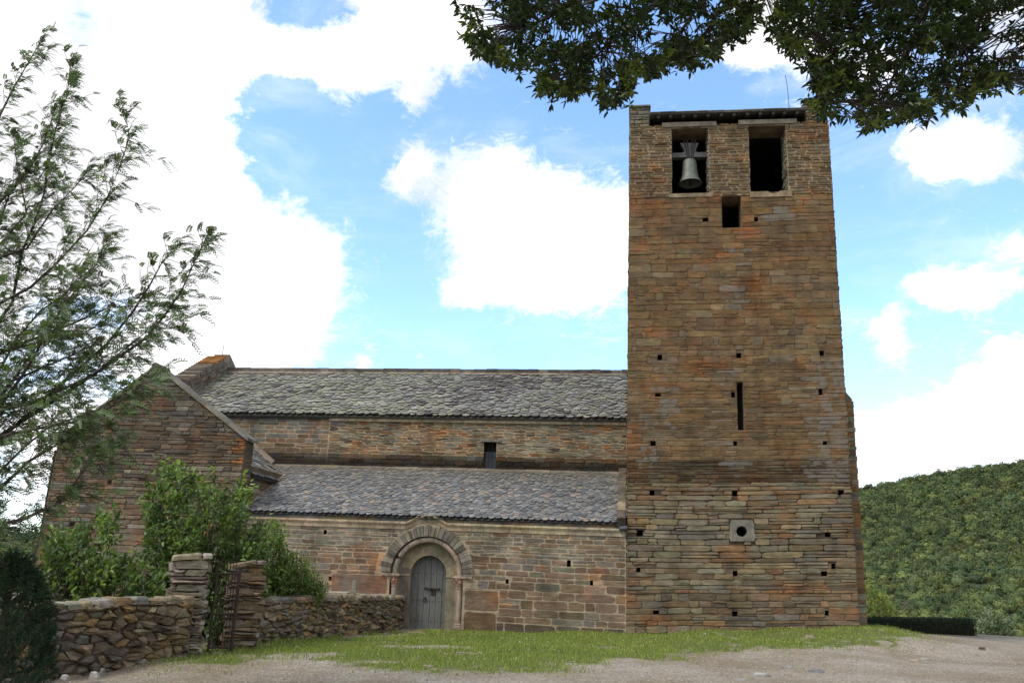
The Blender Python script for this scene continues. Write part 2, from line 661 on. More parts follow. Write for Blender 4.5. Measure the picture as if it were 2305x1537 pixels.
def stone(mb, fn, poly, depth, col, gap=0.012, bev=0.02, rough=0.012, tilt=0.03, base=-0.02, w0=0.0, facet=0.0):
    n = len(poly)
    if n < 3:
        return
    cu = sum(p[0] for p in poly) / n
    cv = sum(p[1] for p in poly) / n
    hu = max(abs(p[0] - cu) for p in poly)
    hv = max(abs(p[1] - cv) for p in poly)
    if hu < 0.02 or hv < 0.012:
        return

    def shrink(ps, g):
        fu, fv = max(0.1, 1 - g / hu), max(0.1, 1 - g / hv)
        return [(cu + (x - cu) * fu, cv + (y - cv) * fv) for x, y in ps]
    ps = shrink(poly, gap)
    # cut corners once so that the outline is worn
    q1 = []
    for i in range(n):
        a, b = ps[i], ps[(i + 1) % n]
        k = R.uniform(0.03, 0.2) if facet else R.uniform(0.10, 0.24)
        q1.append((a[0] + (b[0] - a[0]) * k, a[1] + (b[1] - a[1]) * k))
        q1.append((b[0] + (a[0] - b[0]) * k, b[1] + (a[1] - b[1]) * k))
    m_ = min(rough, hv * 0.25)
    q1 = [(x + R.uniform(-m_, m_), y + R.uniform(-m_, m_) * 0.6) for x, y in q1]
    q2 = shrink(q1, min(bev, hv * 0.35))
    tu, tv = R.uniform(-tilt, tilt), R.uniform(-tilt, tilt)
    d1 = depth * 0.55
    k = len(q1)
    vs = [fn(x, y, w0 + base) for x, y in q1]
    vs += [fn(x, y, w0 + max(0.001, d1 + tu * (x - cu) + tv * (y - cv))) for x, y in q1]
    vs += [fn(x, y, w0 + max(0.002, depth + tu * (x - cu) + tv * (y - cv) + R.uniform(-m_, m_) * 0.5 - facet * depth * R.random())) for x, y in q2]
    vs.append(fn(cu + facet * R.uniform(-1, 1) * hu * .6, cv + facet * R.uniform(-1, 1) * hv * .6, w0 + depth * (1.08 + facet * R.uniform(-.2, .35))))
    fs = []
    for i in range(k):
        j = (i + 1) % k
        fs.append((i, j, k + j, k + i))
        fs.append((k + i, k + j, 2 * k + j, 2 * k + i))
        fs.append((2 * k + i, 2 * k + j, 3 * k))
    mb.add(vs, fs, col)


def panel(mb, fn, u0, u1, v0, v1, holes=(), col=(0.1, 0.08, 0.06), step=1.2, w_=0.0):
    """wall body behind the stones, with true openings"""
    us = sorted({u0, u1, *[min(max(x, u0), u1) for h in holes for x in (h[0], h[2])]})
    vs = sorted({v0, v1, *[min(max(x, v0), v1) for h in holes for x in (h[1], h[3])]})

    def dense(a):
        o = []
        for x, y in zip(a, a[1:]):
            k = max(1, math.ceil((y - x) / step))
            o += [x + (y - x) * i / k for i in range(k)]
        return o + [a[-1]]
    us, vs = dense(us), dense(vs)
    for i in range(len(us) - 1):
        for j in range(len(vs) - 1):
            mu, mv = (us[i] + us[i + 1]) / 2, (vs[j] + vs[j + 1]) / 2
            if any(h[0] < mu < h[2] and h[1] < mv < h[3] for h in holes):
                continue
            c = col(mu, mv) if callable(col) else col
            mb.add([fn(us[i], vs[j], w_), fn(us[i + 1], vs[j], w_), fn(us[i + 1], vs[j + 1], w_), fn(us[i], vs[j + 1], w_)], [(0, 1, 2, 3)], c)


def hole_box(mb, fn, h, depth, col, back=True, backcol=None):
    a, b, c, d = h
    P = [fn(a, b, 0), fn(c, b, 0), fn(c, d, 0), fn(a, d, 0), fn(a, b, -depth), fn(c, b, -depth), fn(c, d, -depth), fn(a, d, -depth)]
    f = [(0, 4, 5, 1), (1, 5, 6, 2), (2, 6, 7, 3), (3, 7, 4, 0)]
    mb.add(P, f, col)
    if back:
        mb.add(P[4:], [(0, 1, 2, 3)], backcol or col)


def fbox(mb, fn, u0, u1, v0, v1, w0, w1, col):
    mb.box8([fn(u0, v0, w0), fn(u1, v0, w0), fn(u1, v0, w1), fn(u0, v0, w1), fn(u0, v1, w0), fn(u1, v1, w0), fn(u1, v1, w1), fn(u0, v1, w1)], col)


def pick(pal, al=0.0, var=0.18, mean=None, blend=0.45):
    c = R.choice(pal)
    if mean is not None:
        c = tuple(c[i] * (1 - blend) + mean[i] * blend for i in range(3))
    k = 1 + R.gauss(0, var)
    k = min(max(k, 0.55), 1.5)
    return (c[0] * k, c[1] * k * (1 + R.gauss(0, .03)), c[2] * k * (1 + R.gauss(0, .05)), al)


BROWN = [(0.20, 0.13, 0.068), (0.185, 0.125, 0.07), (0.22, 0.145, 0.075), (0.17, 0.115, 0.062), (0.21, 0.115, 0.05)]
RUST = [(0.24, 0.095, 0.035), (0.21, 0.10, 0.042), (0.26, 0.115, 0.045), (0.17, 0.075, 0.038)]
BUFF = [(0.25, 0.205, 0.13), (0.235, 0.2, 0.125), (0.27, 0.21, 0.12), (0.22, 0.185, 0.12)]
GREEN = [(0.19, 0.18, 0.125), (0.17, 0.165, 0.12), (0.21, 0.2, 0.14), (0.155, 0.15, 0.115)]
BLUE = [(0.145, 0.15, 0.145), (0.17, 0.17, 0.155), (0.12, 0.13, 0.125), (0.19, 0.185, 0.165)]
DARK = [(0.055, 0.038, 0.034), (0.07, 0.05, 0.045), (0.085, 0.07, 0.055)]
MORTAR = (0.31, 0.245, 0.16)

church = empty('church', F(-6.0, -0.2, -4.0))
tag(church, 'old schist stone church with square bell tower, slate roofs and arched side door', 'church')

# ---------------------------------------------------------------- bell tower
TW, TH, TD = 6.48, 16.98, 6.4
putlogs = [(1485, 805), (1663, 800), (1850, 795), (1481, 890), (1650, 888), (1847, 881), (1470, 997), (1655, 997), (1857, 997),
           (1468, 1110), (1654, 1110), (1893, 1108), (1440, 1199), (1863, 1203), (1437, 1283), (1655, 1289), (1855, 1289), (1876, 1273),
           (1477, 1377), (1654, 1380), (1861, 1380), (1588, 495), (1702, 495)]
th = []
for (px, py) in putlogs:
    hw = R.uniform(4.0, 7.0)
    th.append(rect_px(tuv, px - hw, py + R.uniform(3.8, 7.5), px + hw, py - R.uniform(3.8, 7.0)))
belf1 = rect_px(tuv, 1512, 437, 1594, 288)
belf2 = rect_px(tuv, 1689, 433, 1768, 282)
mid_open = rect_px(tuv, 1626, 513, 1668, 440)
slit = rect_px(tuv, 1661, 968, 1672, 860)
ocu = rect_px(tuv, 1643, 1218, 1697, 1170)
oc = ((ocu[0] + ocu[2]) / 2, (ocu[1] + ocu[3]) / 2)
big = [belf1, belf2, mid_open]
sill_strip = (belf1[0] - .1, belf1[1] - 0.14, belf1[2] + .1, belf1[1])
t_roof0 = tuv(1463, 265)[1]
lint = [rect_px(tuv, 1490, 288, 1612, 275), rect_px(tuv, 1662, 282, 1793, 269)]
allh = th + big + [slit, ocu]
mb = MB()


def tback(u, v):
    if v < 2.2:
        return (0.17, 0.125, 0.08, 0)
    if v < 4.4:
        return (0.065, 0.05, 0.036, 0)
    if v > belf1[1] - 0.2:
        return (0.30, 0.235, 0.15, 0)
    return (0.12, 0.085, 0.05, 0.1)


left_top = tuv(1420, 241)[1]
panel(mb, T, 0, TW, -0.6, TH - 0.62, allh, tback)


def grey_wash(s, t):
    """how much grey lichen wash a stone carries: streaks that run below the put-log holes and the small window"""
    g = 0
    for (cs_, t0, t1, wd) in ((1.15, 6.0, 8.0, .35), (5.9, 4.3, 8.2, .75), (3.6, 11.2, 13.0, .28), (3.3, 9.6, 11.5, .4), (3.2, 7.2, 8.0, .25), (4.8, 12.6, 13.8, .25), (0.7, 4.9, 6.5, .5), (3.25, 4.6, 5.4, .3)):
        e = math.exp(-((s - cs_) / wd) ** 2) * float(sst(t0 - .5, t0 + .2, t) * (1 - sst(t1 - .2, t1 + .3, t)))
        g = max(g, e)
    return g


def tower_col(s, t):
    al = 0.12 + 0.46 * grey_wash(s, t)
    r = R.random()
    nz = float(fbm(s * 0.5, t * 0.45, 5))
    if t < 1.2:
        pal = BROWN if r < .4 else RUST if r < .55 else BUFF if r < .7 else GREEN if r < .85 else DARK if r < .93 else BLUE
    elif t < 4.25:
        pal = BUFF if r < .33 else GREEN if r < .63 else BROWN if r < .78 else RUST if r < .86 else BLUE if r < .97 else DARK
    elif t < 5.0:
        pal = GREEN if r < .4 else BROWN if r < .7 else DARK
        al += .1
    elif t < 9.5:
        pal = BROWN if r < .62 else RUST if r < .62 + .5 * max(0, nz - .42) else GREEN if r < .84 else BUFF if r < .91 else BLUE if r < .97 else DARK
    elif t < belf1[1] - .1:
        pal = BROWN if r < .70 else RUST if r < .75 + .6 * max(0, nz - .45) else GREEN if r < .93 else BUFF
    else:
        pal = BROWN if r < .42 else RUST if r < .52 else GREEN if r < .78 else BLUE if r < .85 else BUFF if r < .93 else DARK
    rz = max(math.exp(-((s - 3.9 - (t - 11) * .15) / 1.0) ** 2) * float(sst(8.2, 9.4, t) * (1 - sst(12.6, 13.6, t))), .8 * math.exp(-((s - 6.1) / .5) ** 2) * float(sst(4.2, 5, t) * (1 - sst(7.6, 8.4, t))), .7 * math.exp(-((s - 4.5) / .3) ** 2) * float(sst(4.8, 5.4, t) * (1 - sst(7, 7.6, t))))
    if R.random() < .75 * rz:
        pal = RUST
    c = list(pick(pal, min(al, .62), .12, (.22, .145, .068) if t > 4.3 else (.215, .175, .11), .62 if t > 5 else .48))
    kt = .74 if t > 4.3 else .86
    c[:3] = [x * kt for x in c[:3]]
    if 4.25 <= t < 5.0:
        c[:3] = [x * .62 for x in c[:3]]
    return tuple(c)


zones = [(-0.6, 1.2, (.12, .24), (.25, .8), .25, .01, .035), (1.2, 4.3, (.085, .19), (.3, 1.2), .25, .010, .035), (4.3, 5.0, (.08, .15), (.3, .9), .2, .01, .03),
         (5.0, 8.0, (.08, .17), (.28, .95), .3, .006, .015), (8.0, 9.5, (.10, .28), (.22, .75), .2, .006, .018), (9.5, belf1[1] - .14, (.14, .29), (.26, .9), .2, .007, .018),
         (belf1[1] - .14, TH - 0.55, (.06, .15), (.16, .62), .12, .021, .03)]
for (v0, v1, h, wd, sp, gp, dp) in zones:
    hs = allh + lint + [sill_strip]
    for p in courses(0.0, TW, v0, v1, h, wd, hs, sp, 0.035, 0.03 if v1 < 16 else 0.02):
        cu, cv = sum(x for x, _ in p) / len(p), sum(y for _, y in p) / len(p)
        stone(mb, T, p, R.uniform(.35, 1.15) * dp, tower_col(cu, cv), gp, 0.012, 0.010, 0.02)
for h in th:
    hole_box(mb, T, h, 0.5, (0.06, 0.045, 0.03))
for h in big:
    hole_box(mb, T, h, 0.85, (0.2, 0.155, 0.1), back=False)
hole_box(mb, T, slit, 0.55, (0.15, 0.12, 0.08), backcol=(0.03, 0.025, 0.02))
# rough stone edges on the belfry's right jambs
for b in (belf1, belf2):
    for p in courses(-0.8, -0.05, b[1], b[3], (.1, .2), (.3, .5), (), 0, .02, 0.0):
        stone(mb, lambda a, v, ww, b=b: T(b[2] - ww, v, a), p, R.uniform(.01, .05), pick(GREEN), .012, .015)
        stone(mb, lambda a, v, ww, b=b: T(b[0] + ww, v, a), p[::-1], R.uniform(.01, .03), pick(GREEN), .012, .015)


def side_map(s):
    sg = 1 if s > 1 else -1
    return lambda a, v, ww: T(s + sg * ww, v, -a)


for s, flip in ((0.0, True), (TW, False)):
    fn = side_map(s)
    panel(mb, fn, 0, TD, -0.6, TH - .62, (), (0.12, 0.085, 0.05, 0.1), 2.0)
    for p in courses(0, TD, -0.5, TH - .62, (.16, .32), (.4, 1.1), (), .1):
        cv = sum(y for _, y in p) / len(p)
        stone(mb, fn, p[::-1] if flip else p, R.uniform(.01, .03), tower_col(3, cv), .009, .012)
panel(mb, lambda a, v, ww: T(a, v, -TD), 0, TW, -0.6, TH + 1.2, (), (0.035, 0.028, 0.02, 0.0), 3)  # painted-in shade: inner back wall near black so the belfry openings look unlit
# floor of the bell chamber, tower parapets that rise past the lean-to roof
mb.add([T(.0, belf1[1] - .05, -.8), T(TW, belf1[1] - .05, -.8), T(TW, belf1[1] - .05, -TD), T(0, belf1[1] - .05, -TD)], [(0, 1, 2, 3)], (.04, .032, .025))  # floor colour darkened as well, to paint the chamber's shade
mb.add([T(.0, mid_open[1] - .05, -.8), T(TW, mid_open[1] - .05, -.8), T(TW, mid_open[1] - .05, -TD), T(0, mid_open[1] - .05, -TD)], [(0, 1, 2, 3)], (.1, .08, .06))
pl = tuv(1462, 241)[0]
prr = tuv(1813, 250)[0]
for (a, b, flipx) in ((0.0, pl, False), (prr, TW, True)):
    z0 = TH - 0.62
    z1f, z1b = (left_top, left_top + 0.9)
    mb.box8([T(a, z0, -.03), T(b, z0, -.03), T(b, z0, -TD), T(a, z0, -TD), T(a, z1f - .03, -.03), T(b, z1f - .03, -.03), T(b, z1b, -TD), T(a, z1b, -TD)], (0.17, .13, .08, .2))
    for p in courses(a, b, z0, z1f, (.08, .16), (.25, .5), (), .1, .02, 0.0):
        stone(mb, lambda u, v, ww: T(u, v, ww - .03), p, R.uniform(.02, .05), pick(GREEN if R.random() < .6 else BROWN, .4), .01, .012)
    xs = b if not flipx else a
    sg = 1 if not flipx else -1
    for p in courses(0.05, TD, z0 + .3, z1f, (.1, .18), (.3, .6), (), .1, .02, 0.0):
        p = p if flipx else p[::-1]
        stone(mb, lambda d, v, ww: T(xs + sg * ww, v + d / TD * .9, -d), p[::-1], R.uniform(.02, .04), pick(GREEN if R.random() < .5 else BUFF, .4), .01, .012)
    # capping slabs
    for k in range(8):
        d0, d1 = TD * k / 8 + .01, TD * (k + 1) / 8 - .01
        f0, f1 = z1f - .03 + .93 * d0 / TD, z1f - .03 + .93 * d1 / TD
        if k == 0:
            d0 = -0.06
        mb.box8([T(a - .04, f0, -d0), T(b + .04, f0, -d0), T(b + .04, f1, -d1), T(a - .04, f1, -d1), T(a - .04, f0 + .06, -d0), T(b + .04, f0 + .06, -d0), T(b + .04, f1 + .06, -d1), T(a - .04, f1 + .06, -d1)], pick(GREEN, .5))
# sloped-head buttress on the far side face
b0, b1 = 0.45, 5.8
bt, bb = tuv(1905, 862)[1], tuv(1917, 892)[1]
px_ = TW
mb.box8([T(px_ - .1, -.6, -b0), T(px_ + .32, -.6, -b0), T(px_ + .32, -.6, -b1), T(px_ - .1, -.6, -b1), T(px_ - .1, bb, -b0), T(px_ + .30, bb, -b0), T(px_ + .30, bb, -b1), T(px_ - .1, bb, -b1)], (.15, .11, .07, .2))
mb.add([T(px_ - .0, bt, -b0), T(px_ + .31, bb, -b0), T(px_ + .31, bb, -b1), T(px_ - .0, bt, -b1), T(px_ - .02, bb, -b0)], [(0, 3, 2, 1), (0, 1, 4)], (.15, .12, .08, .4))
v = -.5
while v < bb - .05:
    hh = R.uniform(.1, .2)
    off_ = R.uniform(.0, .04)
    fbox(mb, T, px_ + .05, px_ + .31 + off_, v, min(v + hh - .015, bb), -b0 - .3, -b0 + .015, pick(BROWN if R.random() < .6 else GREEN, .2))
    v += hh
tower = mb.build('bell_tower', M_STONE, church)

mb = MB()
for h in lint:
    fbox(mb, T, h[0], h[2], h[1], h[3], -.3, .05, (.26, .225, .17, 0))
    mb.build('lintel', M_CUT, tower)
    mb = MB()
mb = MB()
s0 = sill_strip
fbox(mb, T, s0[0], s0[2], s0[1], s0[3], -.5, .035, (.25, .2, .13, 0))
mb.build('sill', M_CUT, tower)
mb = MB()      # notched sill of the other opening
h = belf2
zz = [(h[0] - .02, h[1]), (h[0] + (h[2] - h[0]) * .45, h[1]), (h[0] + (h[2] - h[0]) * .55, h[1] - .09), (h[0] + (h[2] - h[0]) * .66, h[1] - .08), (h[0] + (h[2] - h[0]) * .78, h[1] + .01), (h[2] + .1, h[1] + .02)]
zz2 = [(x, h[1] - .2) for x, _ in zz]
n = len(zz)
mb.add([T(x, y, .05) for x, y in zz] + [T(x, y, .05) for x, y in zz2] + [T(x, y, -.5) for x, y in zz], [(n + i, n + i + 1, i + 1, i) for i in range(n - 1)] + [(i, i + 1, 2 * n + i + 1, 2 * n + i) for i in range(n - 1)], (.27, .2, .12, 0))
mb.build('sill', M_CUT, tower)
# round window block
mb = MB()
ro = 0.155
seg = 20
hwu, hwv = (ocu[2] - ocu[0]) / 2, (ocu[3] - ocu[1]) / 2
ring_o, ring_i, ring_b = [], [], []
for k in range(seg):
    a = 2 * math.pi * (k + .5) / seg
    c, s = math.cos(a), math.sin(a)
    m = 1 / max(abs(c) / hwu, abs(s) / hwv)
    wob = 1.0 if s > -.2 else 1.08
    ring_o.append((oc[0] + c * m * wob, oc[1] + s * m))
    ring_i.append((oc[0] - .01 + c * ro, oc[1] - .02 + s * ro))
vs = [T(x, y, -.02) for x, y in ring_o] + [T(x, y, .04) for x, y in ring_o] + [T(x, y, .045) for x, y in ring_i] + [T(x, y, -.5) for x, y in ring_i]
fs = []
for k in range(seg):
    j = (k + 1) % seg
    for r_ in range(3):
        fs.append((r_ * seg + k, r_ * seg + j, (r_ + 1) * seg + j, (r_ + 1) * seg + k))
mb.add(vs, fs, (.185, .17, .14, 0))
mb.add([T(x, y, -.5) for x, y in ring_i], [tuple(range(seg))], (.02, .02, .02, 0))
mb.build('round_window', M_CUT, tower)


# slate roofs, one slate at a time
def slates(mb, fn, u0, u1, d1, tw, ex, pal, jit=0.25, thick=0.022, keep=None, tone=None, d0=0.0):
    row = 0
    d = d0
    while d < d1:
        u = u0 - tw * (0.5 if row % 2 else 0.0) - R.uniform(0, jit * tw)
        while u < u1:
            ww = tw * R.uniform(1 - jit, 1 + jit)
            a, b = max(u, u0), min(u + ww, u1)
            if b - a > tw * .25 and (keep is None or keep((a + b) / 2, d)):
                lift = R.uniform(.6, 1.5) * thick
                dj = d + R.uniform(-jit, jit) * ex * .35
                e = ex * 2.1
                m_ = (a + b) / 2
                w2 = (b - a) / 2 * .98
                rot = R.uniform(-.04, .04) * jit * 4
                out = [(-1, 1.35), (-.93, .72), (-.60, .22), (0, 0), (.60, .22), (.93, .72), (1, 1.35)]
                tp = min(dj + e, d1 + ex * .4)
                top = [(m_ - w2, tp), *[(m_ + x * w2, dj + y * ex * R.uniform(.85, 1.15) + x * w2 * rot) for x, y in out], (m_ + w2, tp)]

                def ht(y):
                    return thick * .3 + lift * max(0., 1.3 - (y - dj) / e)
                vs = [fn(x, y, ht(y) + thick * .4) for x, y in top]
                n_ = len(top)
                tc_ = tone(m_, d) if tone else pick(pal)
                mb.add(vs, [tuple(range(n_))], tc_)
                no = len(out)
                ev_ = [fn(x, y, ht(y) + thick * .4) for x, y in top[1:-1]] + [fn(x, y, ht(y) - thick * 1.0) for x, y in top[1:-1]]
                mb.add(ev_, [(i, no + i, no + i + 1, i + 1) for i in range(no - 1)], tuple(q_ * .32 for q_ in tc_[:3]))  # edge colour darkened: paints the shadow line beneath each slate
            u += ww
        d += ex * R.uniform(1 - jit * .3, 1 + jit * .3)
        row += 1


# lean-to roof of the bell chamber
zr = tuv(1463, 265)[1]
zr2 = tuv(1810, 254)[1]
mb = MB()


def troof(u, d, ww):
    return T(u, zr + (zr2 - zr) * (u - pl) / (prr - pl) + d * .16 + ww, .28 - d)


mb.box8([troof(pl + .01, 0, -.05), troof(prr - .01, 0, -.05), troof(prr - .01, 6.85, -.05), troof(pl + .01, 6.85, -.05), troof(pl + .01, 0, 0), troof(prr - .01, 0, 0), troof(prr - .01, 6.85, 0), troof(pl + .01, 6.85, 0)], (.1, .1, .09, 0))
d = -.03
while d < 6.3:
    u = pl + .02
    while u < prr - .03:
        e = min(u + R.uniform(.3, .75), prr - .02)
        j, h0 = R.uniform(-.02, .02), R.uniform(.022, .034)
        mb.box8([troof(u + .004, d + j, .002), troof(e - .004, d + j, .002), troof(e - .004, d + .5, .002), troof(u + .004, d + .5, .002), troof(u + .004, d + j, h0), troof(e - .004, d + j, h0 + R.uniform(-.006, .006)), troof(e - .004, d + .5, .008), troof(u + .004, d + .5, .008)], pick(BLUE + GREEN))
        u = e
    d += .40
k = pl + .25
while k < prr - .1:
    mb.box8([troof(k, .04, -.17), troof(k + .1, .04, -.17), troof(k + .1, .5, -.17), troof(k, .5, -.17), troof(k, .04, -.052), troof(k + .1, .04, -.052), troof(k + .1, .5, -.052), troof(k, .5, -.052)], (.045, .038, .03, 0))
    k += R.uniform(.36, .44)
mb.build('tower_roof', M_SLATE, tower)

mb = MB()
p0 = T(prr + .1, left_top + .55, -4.5)
lb = aty(1776, 236, p0[1])
lt = aty(1768, 170, p0[1])
mb.tube([lb - ZZ * .6, lb, lb * .35 + lt * .65 + np.array([.02, 0, 0]), lt], .014, 5)
mb.build('lightning_rod', M_STEEL, tower)

# ---------------------------------------------------------------- aisle wall with portal
AOV = .12
EAVE = fuv(1400, 1178, AOV)[1]
AL = -12.25
aw = [rect_px(fuv, 1276, 1275, 1285, 1260), rect_px(fuv, 1138, 1313, 1145, 1303), rect_px(fuv, 1328, 1317, 1335, 1306), rect_px(fuv, 728, 1202, 736, 1192), rect_px(fuv, 739, 1306, 747, 1297), rect_px(fuv, 1250, 1470, 1258, 1462)][:5]
PC, SPR = (fuv(921, 1400, -.45)[0] + fuv(1003, 1400, -.45)[0]) / 2, 1.40     # portal centre and springing height
RO = 1.45
portal_h = (PC - RO, -1.0, PC + RO, SPR + RO)
mb = MB()
AMORT = (0.36, 0.29, 0.20, 0)
panel(mb, F, AL - .5, 0.02, -1.0, EAVE - .05, aw + [portal_h], AMORT)
RI = 1.14
sg_ = 28
for k in range(sg_):
    q4 = []
    for kk in (k, k + 1):
        a = math.pi * kk / sg_
        c, s = math.cos(a), math.sin(a)
        m = 1 / max(abs(c), abs(s) + 1e-9) * RO
        q4.append(((PC + c * RI, SPR + s * RI), (PC + c * m, SPR + s * m)))
    mb.add([F(*q4[0][0]), F(*q4[0][1]), F(*q4[1][1]), F(*q4[1][0])], [(0, 1, 2, 3)], AMORT)
for sgn in (-1, 1):
    a, b = sorted((PC + sgn * RI, PC + sgn * RO))
    panel(mb, F, a, b, -1.0, SPR, (), AMORT)


def aisle_col(u, v):
    r = R.random()
    top = float(sst(1.5, 2.3, v + .5 * (float(fbm(u * .5, v * .5, 8)) - .5) * 2 + (0.5 if u > -4.5 and u < -2 else 0) * 0))
    lefty = u < PC - 1
    red = float(sst(.40, .6, float(fbm(u * .45 + 7, v * .9, 9))))
    if r < top * .85:
        pal = BLUE if R.random() < .6 else GREEN
    elif r < top * .85 + .55 * red + .2:
        pal = [(.20, .105, .06), (.185, .11, .07), (.22, .12, .07), (.17, .085, .05)]
    else:
        pal = BROWN if R.random() < .45 else GREEN if R.random() < .6 else BLUE
    c = pick(pal, .16 + (.30 if lefty else .12 if v > 1.6 else 0), .14, (.205, .175, .13), .48)
    c = (c[0] * .97, c[1] * .97, c[2] * .94, c[3])
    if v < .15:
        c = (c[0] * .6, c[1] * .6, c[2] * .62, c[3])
    return c


def push_out(p, r):
    q_ = []
    n_ = len(p)
    for i in range(n_):
        a, b = p[i], p[(i + 1) % n_]
        for k in (0, .33, .66):
            q_.append((a[0] + (b[0] - a[0]) * k, a[1] + (b[1] - a[1]) * k))
    o = []
    for x, y in q_:
        if y > SPR - .02:
            d = math.hypot(x - PC, y - SPR)
            if d < r:
                k = r / max(d, 1e-3)
                x, y = PC + (x - PC) * k, SPR + (y - SPR) * k
        elif abs(x - PC) < RI + .05:
            x = PC + math.copysign(RI + .05, x - PC)
        o.append((x, y))
    return o


STR0 = fuv(1400, 1198, .07)[1]
blocks = [(PC + 1.2, .42, PC + 2.25, 1.02), (PC + 1.2, -.6, PC + 2.2, .40), (PC - 3.0, .75, PC - 1.2, 1.33)]
cells = courses(AL, 0.0, -0.7, 1.3, (.17, .30), (.3, .95), aw + blocks, .12, .02, .015)
cells += courses(AL, 0.0, 1.3, 2.1, (.13, .22), (.25, .75), aw + blocks, .12, .03, .015)
cells += courses(AL, 0.0, 2.1, STR0, (.08, .17), (.2, .7), aw, .15, .04, .02)
cells += [[(a, b), (c, b), (c, d), (a, d)] for (a, b, c, d) in blocks]
for p in cells:
    cu, cv = sum(x for x, _ in p) / len(p), sum(y for _, y in p) / len(p)
    near = math.hypot(cu - PC, max(0, cv - SPR))
    if cv > SPR - .3 and near < RO + .05 or (cv <= SPR and abs(cu - PC) < RI):
        continue
    if near < RO + .7:
        p = push_out(p, RO + .02)
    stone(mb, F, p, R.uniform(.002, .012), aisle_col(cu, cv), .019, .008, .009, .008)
for p in courses(AL, 0.0, STR0 + .1, EAVE - .02, (.2, .22), (.6, 1.3), (), 0, .02, 0.0):
    stone(mb, F, p, R.uniform(.01, .03), pick(BLUE + GREEN, .3, .12), .01, .01)
for h in aw:
    hole_box(mb, F, h, .4, (.05, .04, .03))
aisle = mb.build('aisle_wall', M_STONE, church)

# string course, lifted over the portal
mb = MB()
pts = [(AL, STR0 + .02)]
b0u = [fuv(880, 1186)[0], fuv(917, 1186)[0], fuv(950, 1173)[0], fuv(985, 1171)[0], fuv(1005, 1180)[0]]
bumpp = [fuv(915, 1187), fuv(937, 1176), fuv(962, 1172), fuv(984, 1174), fuv(1007, 1187)]
sy = STR0 + .03
bp_ = [(bumpp[0][0], sy), (bumpp[1][0], sy + .16), (bumpp[2][0], sy + .235), (bumpp[3][0], sy + .19), (bumpp[4][0], sy)]
x = AL
segs = []
while x < bp_[0][0]:
    nx = min(x + R.uniform(.7, 1.2), bp_[0][0])
    if bp_[0][0] - nx < .3:
        nx = bp_[0][0]
    segs.append(((x, sy), (nx, sy)))
    x = nx
segs += list(zip(bp_, bp_[1:]))
x = bp_[-1][0]
while x < -.02:
    nx = min(x + R.uniform(.7, 1.2), -.02)
    if -.02 - nx < .3:
        nx = -.02
    segs.append(((x, sy), (nx, sy)))
    x = nx
for (a, b) in segs:
    c = pick([(.44, .345, .22), (.40, .32, .21), (.37, .30, .21)], 0, .08)
    a2, b2 = (a[0] + .004, a[1]), (b[0] - .004, b[1])
    prof = [(-.03, -.02), (.045, -.02), (.045, .005), (.075, .02), (.075, .075), (-.03, .10)]
    prof = [(w_, z - .0) for w_, z in prof]
    vs = [F(a2[0], a2[1] + z, w_) for w_, z in prof] + [F(b2[0], b2[1] + z, w_) for w_, z in prof]
    n_ = len(prof)
    mb.add(vs, [(i, (i + 1) % n_, n_ + (i + 1) % n_, n_ + i) for i in range(n_)] + [tuple(range(n_)), tuple(range(2 * n_ - 1, n_ - 1, -1))], c)
    # flat band under it
    mb.box8([F(a2[0], a2[1] - .15, -.01), F(b2[0], b2[1] - .15, -.01), F(b2[0], b2[1] - .15, .025), F(a2[0], a2[1] - .15, .025), F(a2[0], a2[1] - .023, -.01), F(b2[0], b2[1] - .023, -.01), F(b2[0], b2[1] - .023, .025), F(a2[0], a2[1] - .023, .025)], tuple(q_ * .8 for q_ in c[:3]))
mb.build('string_course', M_CUT, aisle)

# portal: stepped, round-headed, with a roll moulding carried by two columns
GB = -0.5


def arch_pts(r, nseg=26):
    p = [(PC - r, GB), (PC - r, SPR)]
    p += [(PC - r * math.cos(math.pi * k / nseg), SPR + r * math.sin(math.pi * k / nseg)) for k in range(1, nseg)]
    p += [(PC + r, SPR), (PC + r, GB)]
    return p


def arch_strip(mb, r0, w0, r1, w1, colf):
    a, b = arch_pts(r0), arch_pts(r1)
    for i in range(len(a) - 1):
        mb.add([F(*a[i], w0), F(*a[i + 1], w0), F(*b[i + 1], w1), F(*b[i], w1)], [(0, 1, 2, 3)], colf(i))


mb = MB()
pc_ = {}


def vcol(base, key):
    def f(i):
        j = (key, i // 3)
        if j not in pc_:
            pc_[j] = pick(base, 0, .12)
        return pc_[j]
    return f


PALE = [(.235, .19, .12), (.20, .175, .12), (.25, .20, .125)]
GREY = [(.2, .195, .165), (.18, .175, .15), (.22, .205, .165)]
RD = .565
arch_strip(mb, RI, 0.005, RI, -.20, vcol(GREY, 1))
arch_strip(mb, RI, -.20, .93, -.20, vcol(GREY, 2))
arch_strip(mb, .93, -.20, .93, -.235, vcol(GREY, 3))
arch_strip(mb, .93, -.235, .86, -.255, vcol(PALE, 4))
arch_strip(mb, .86, -.255, RD, -.255, vcol(PALE, 5))
arch_strip(mb, RD, -.255, RD, -.62, vcol(PALE, 6))
# impost line
for sgn in (-1, 1):
    a, b = sorted((PC + sgn * (RD + .0), PC + sgn * .93))
    fbox(mb, F, a - .01, b, SPR - .06, SPR + .0, -.3, -.235, (.25, .21, .14))
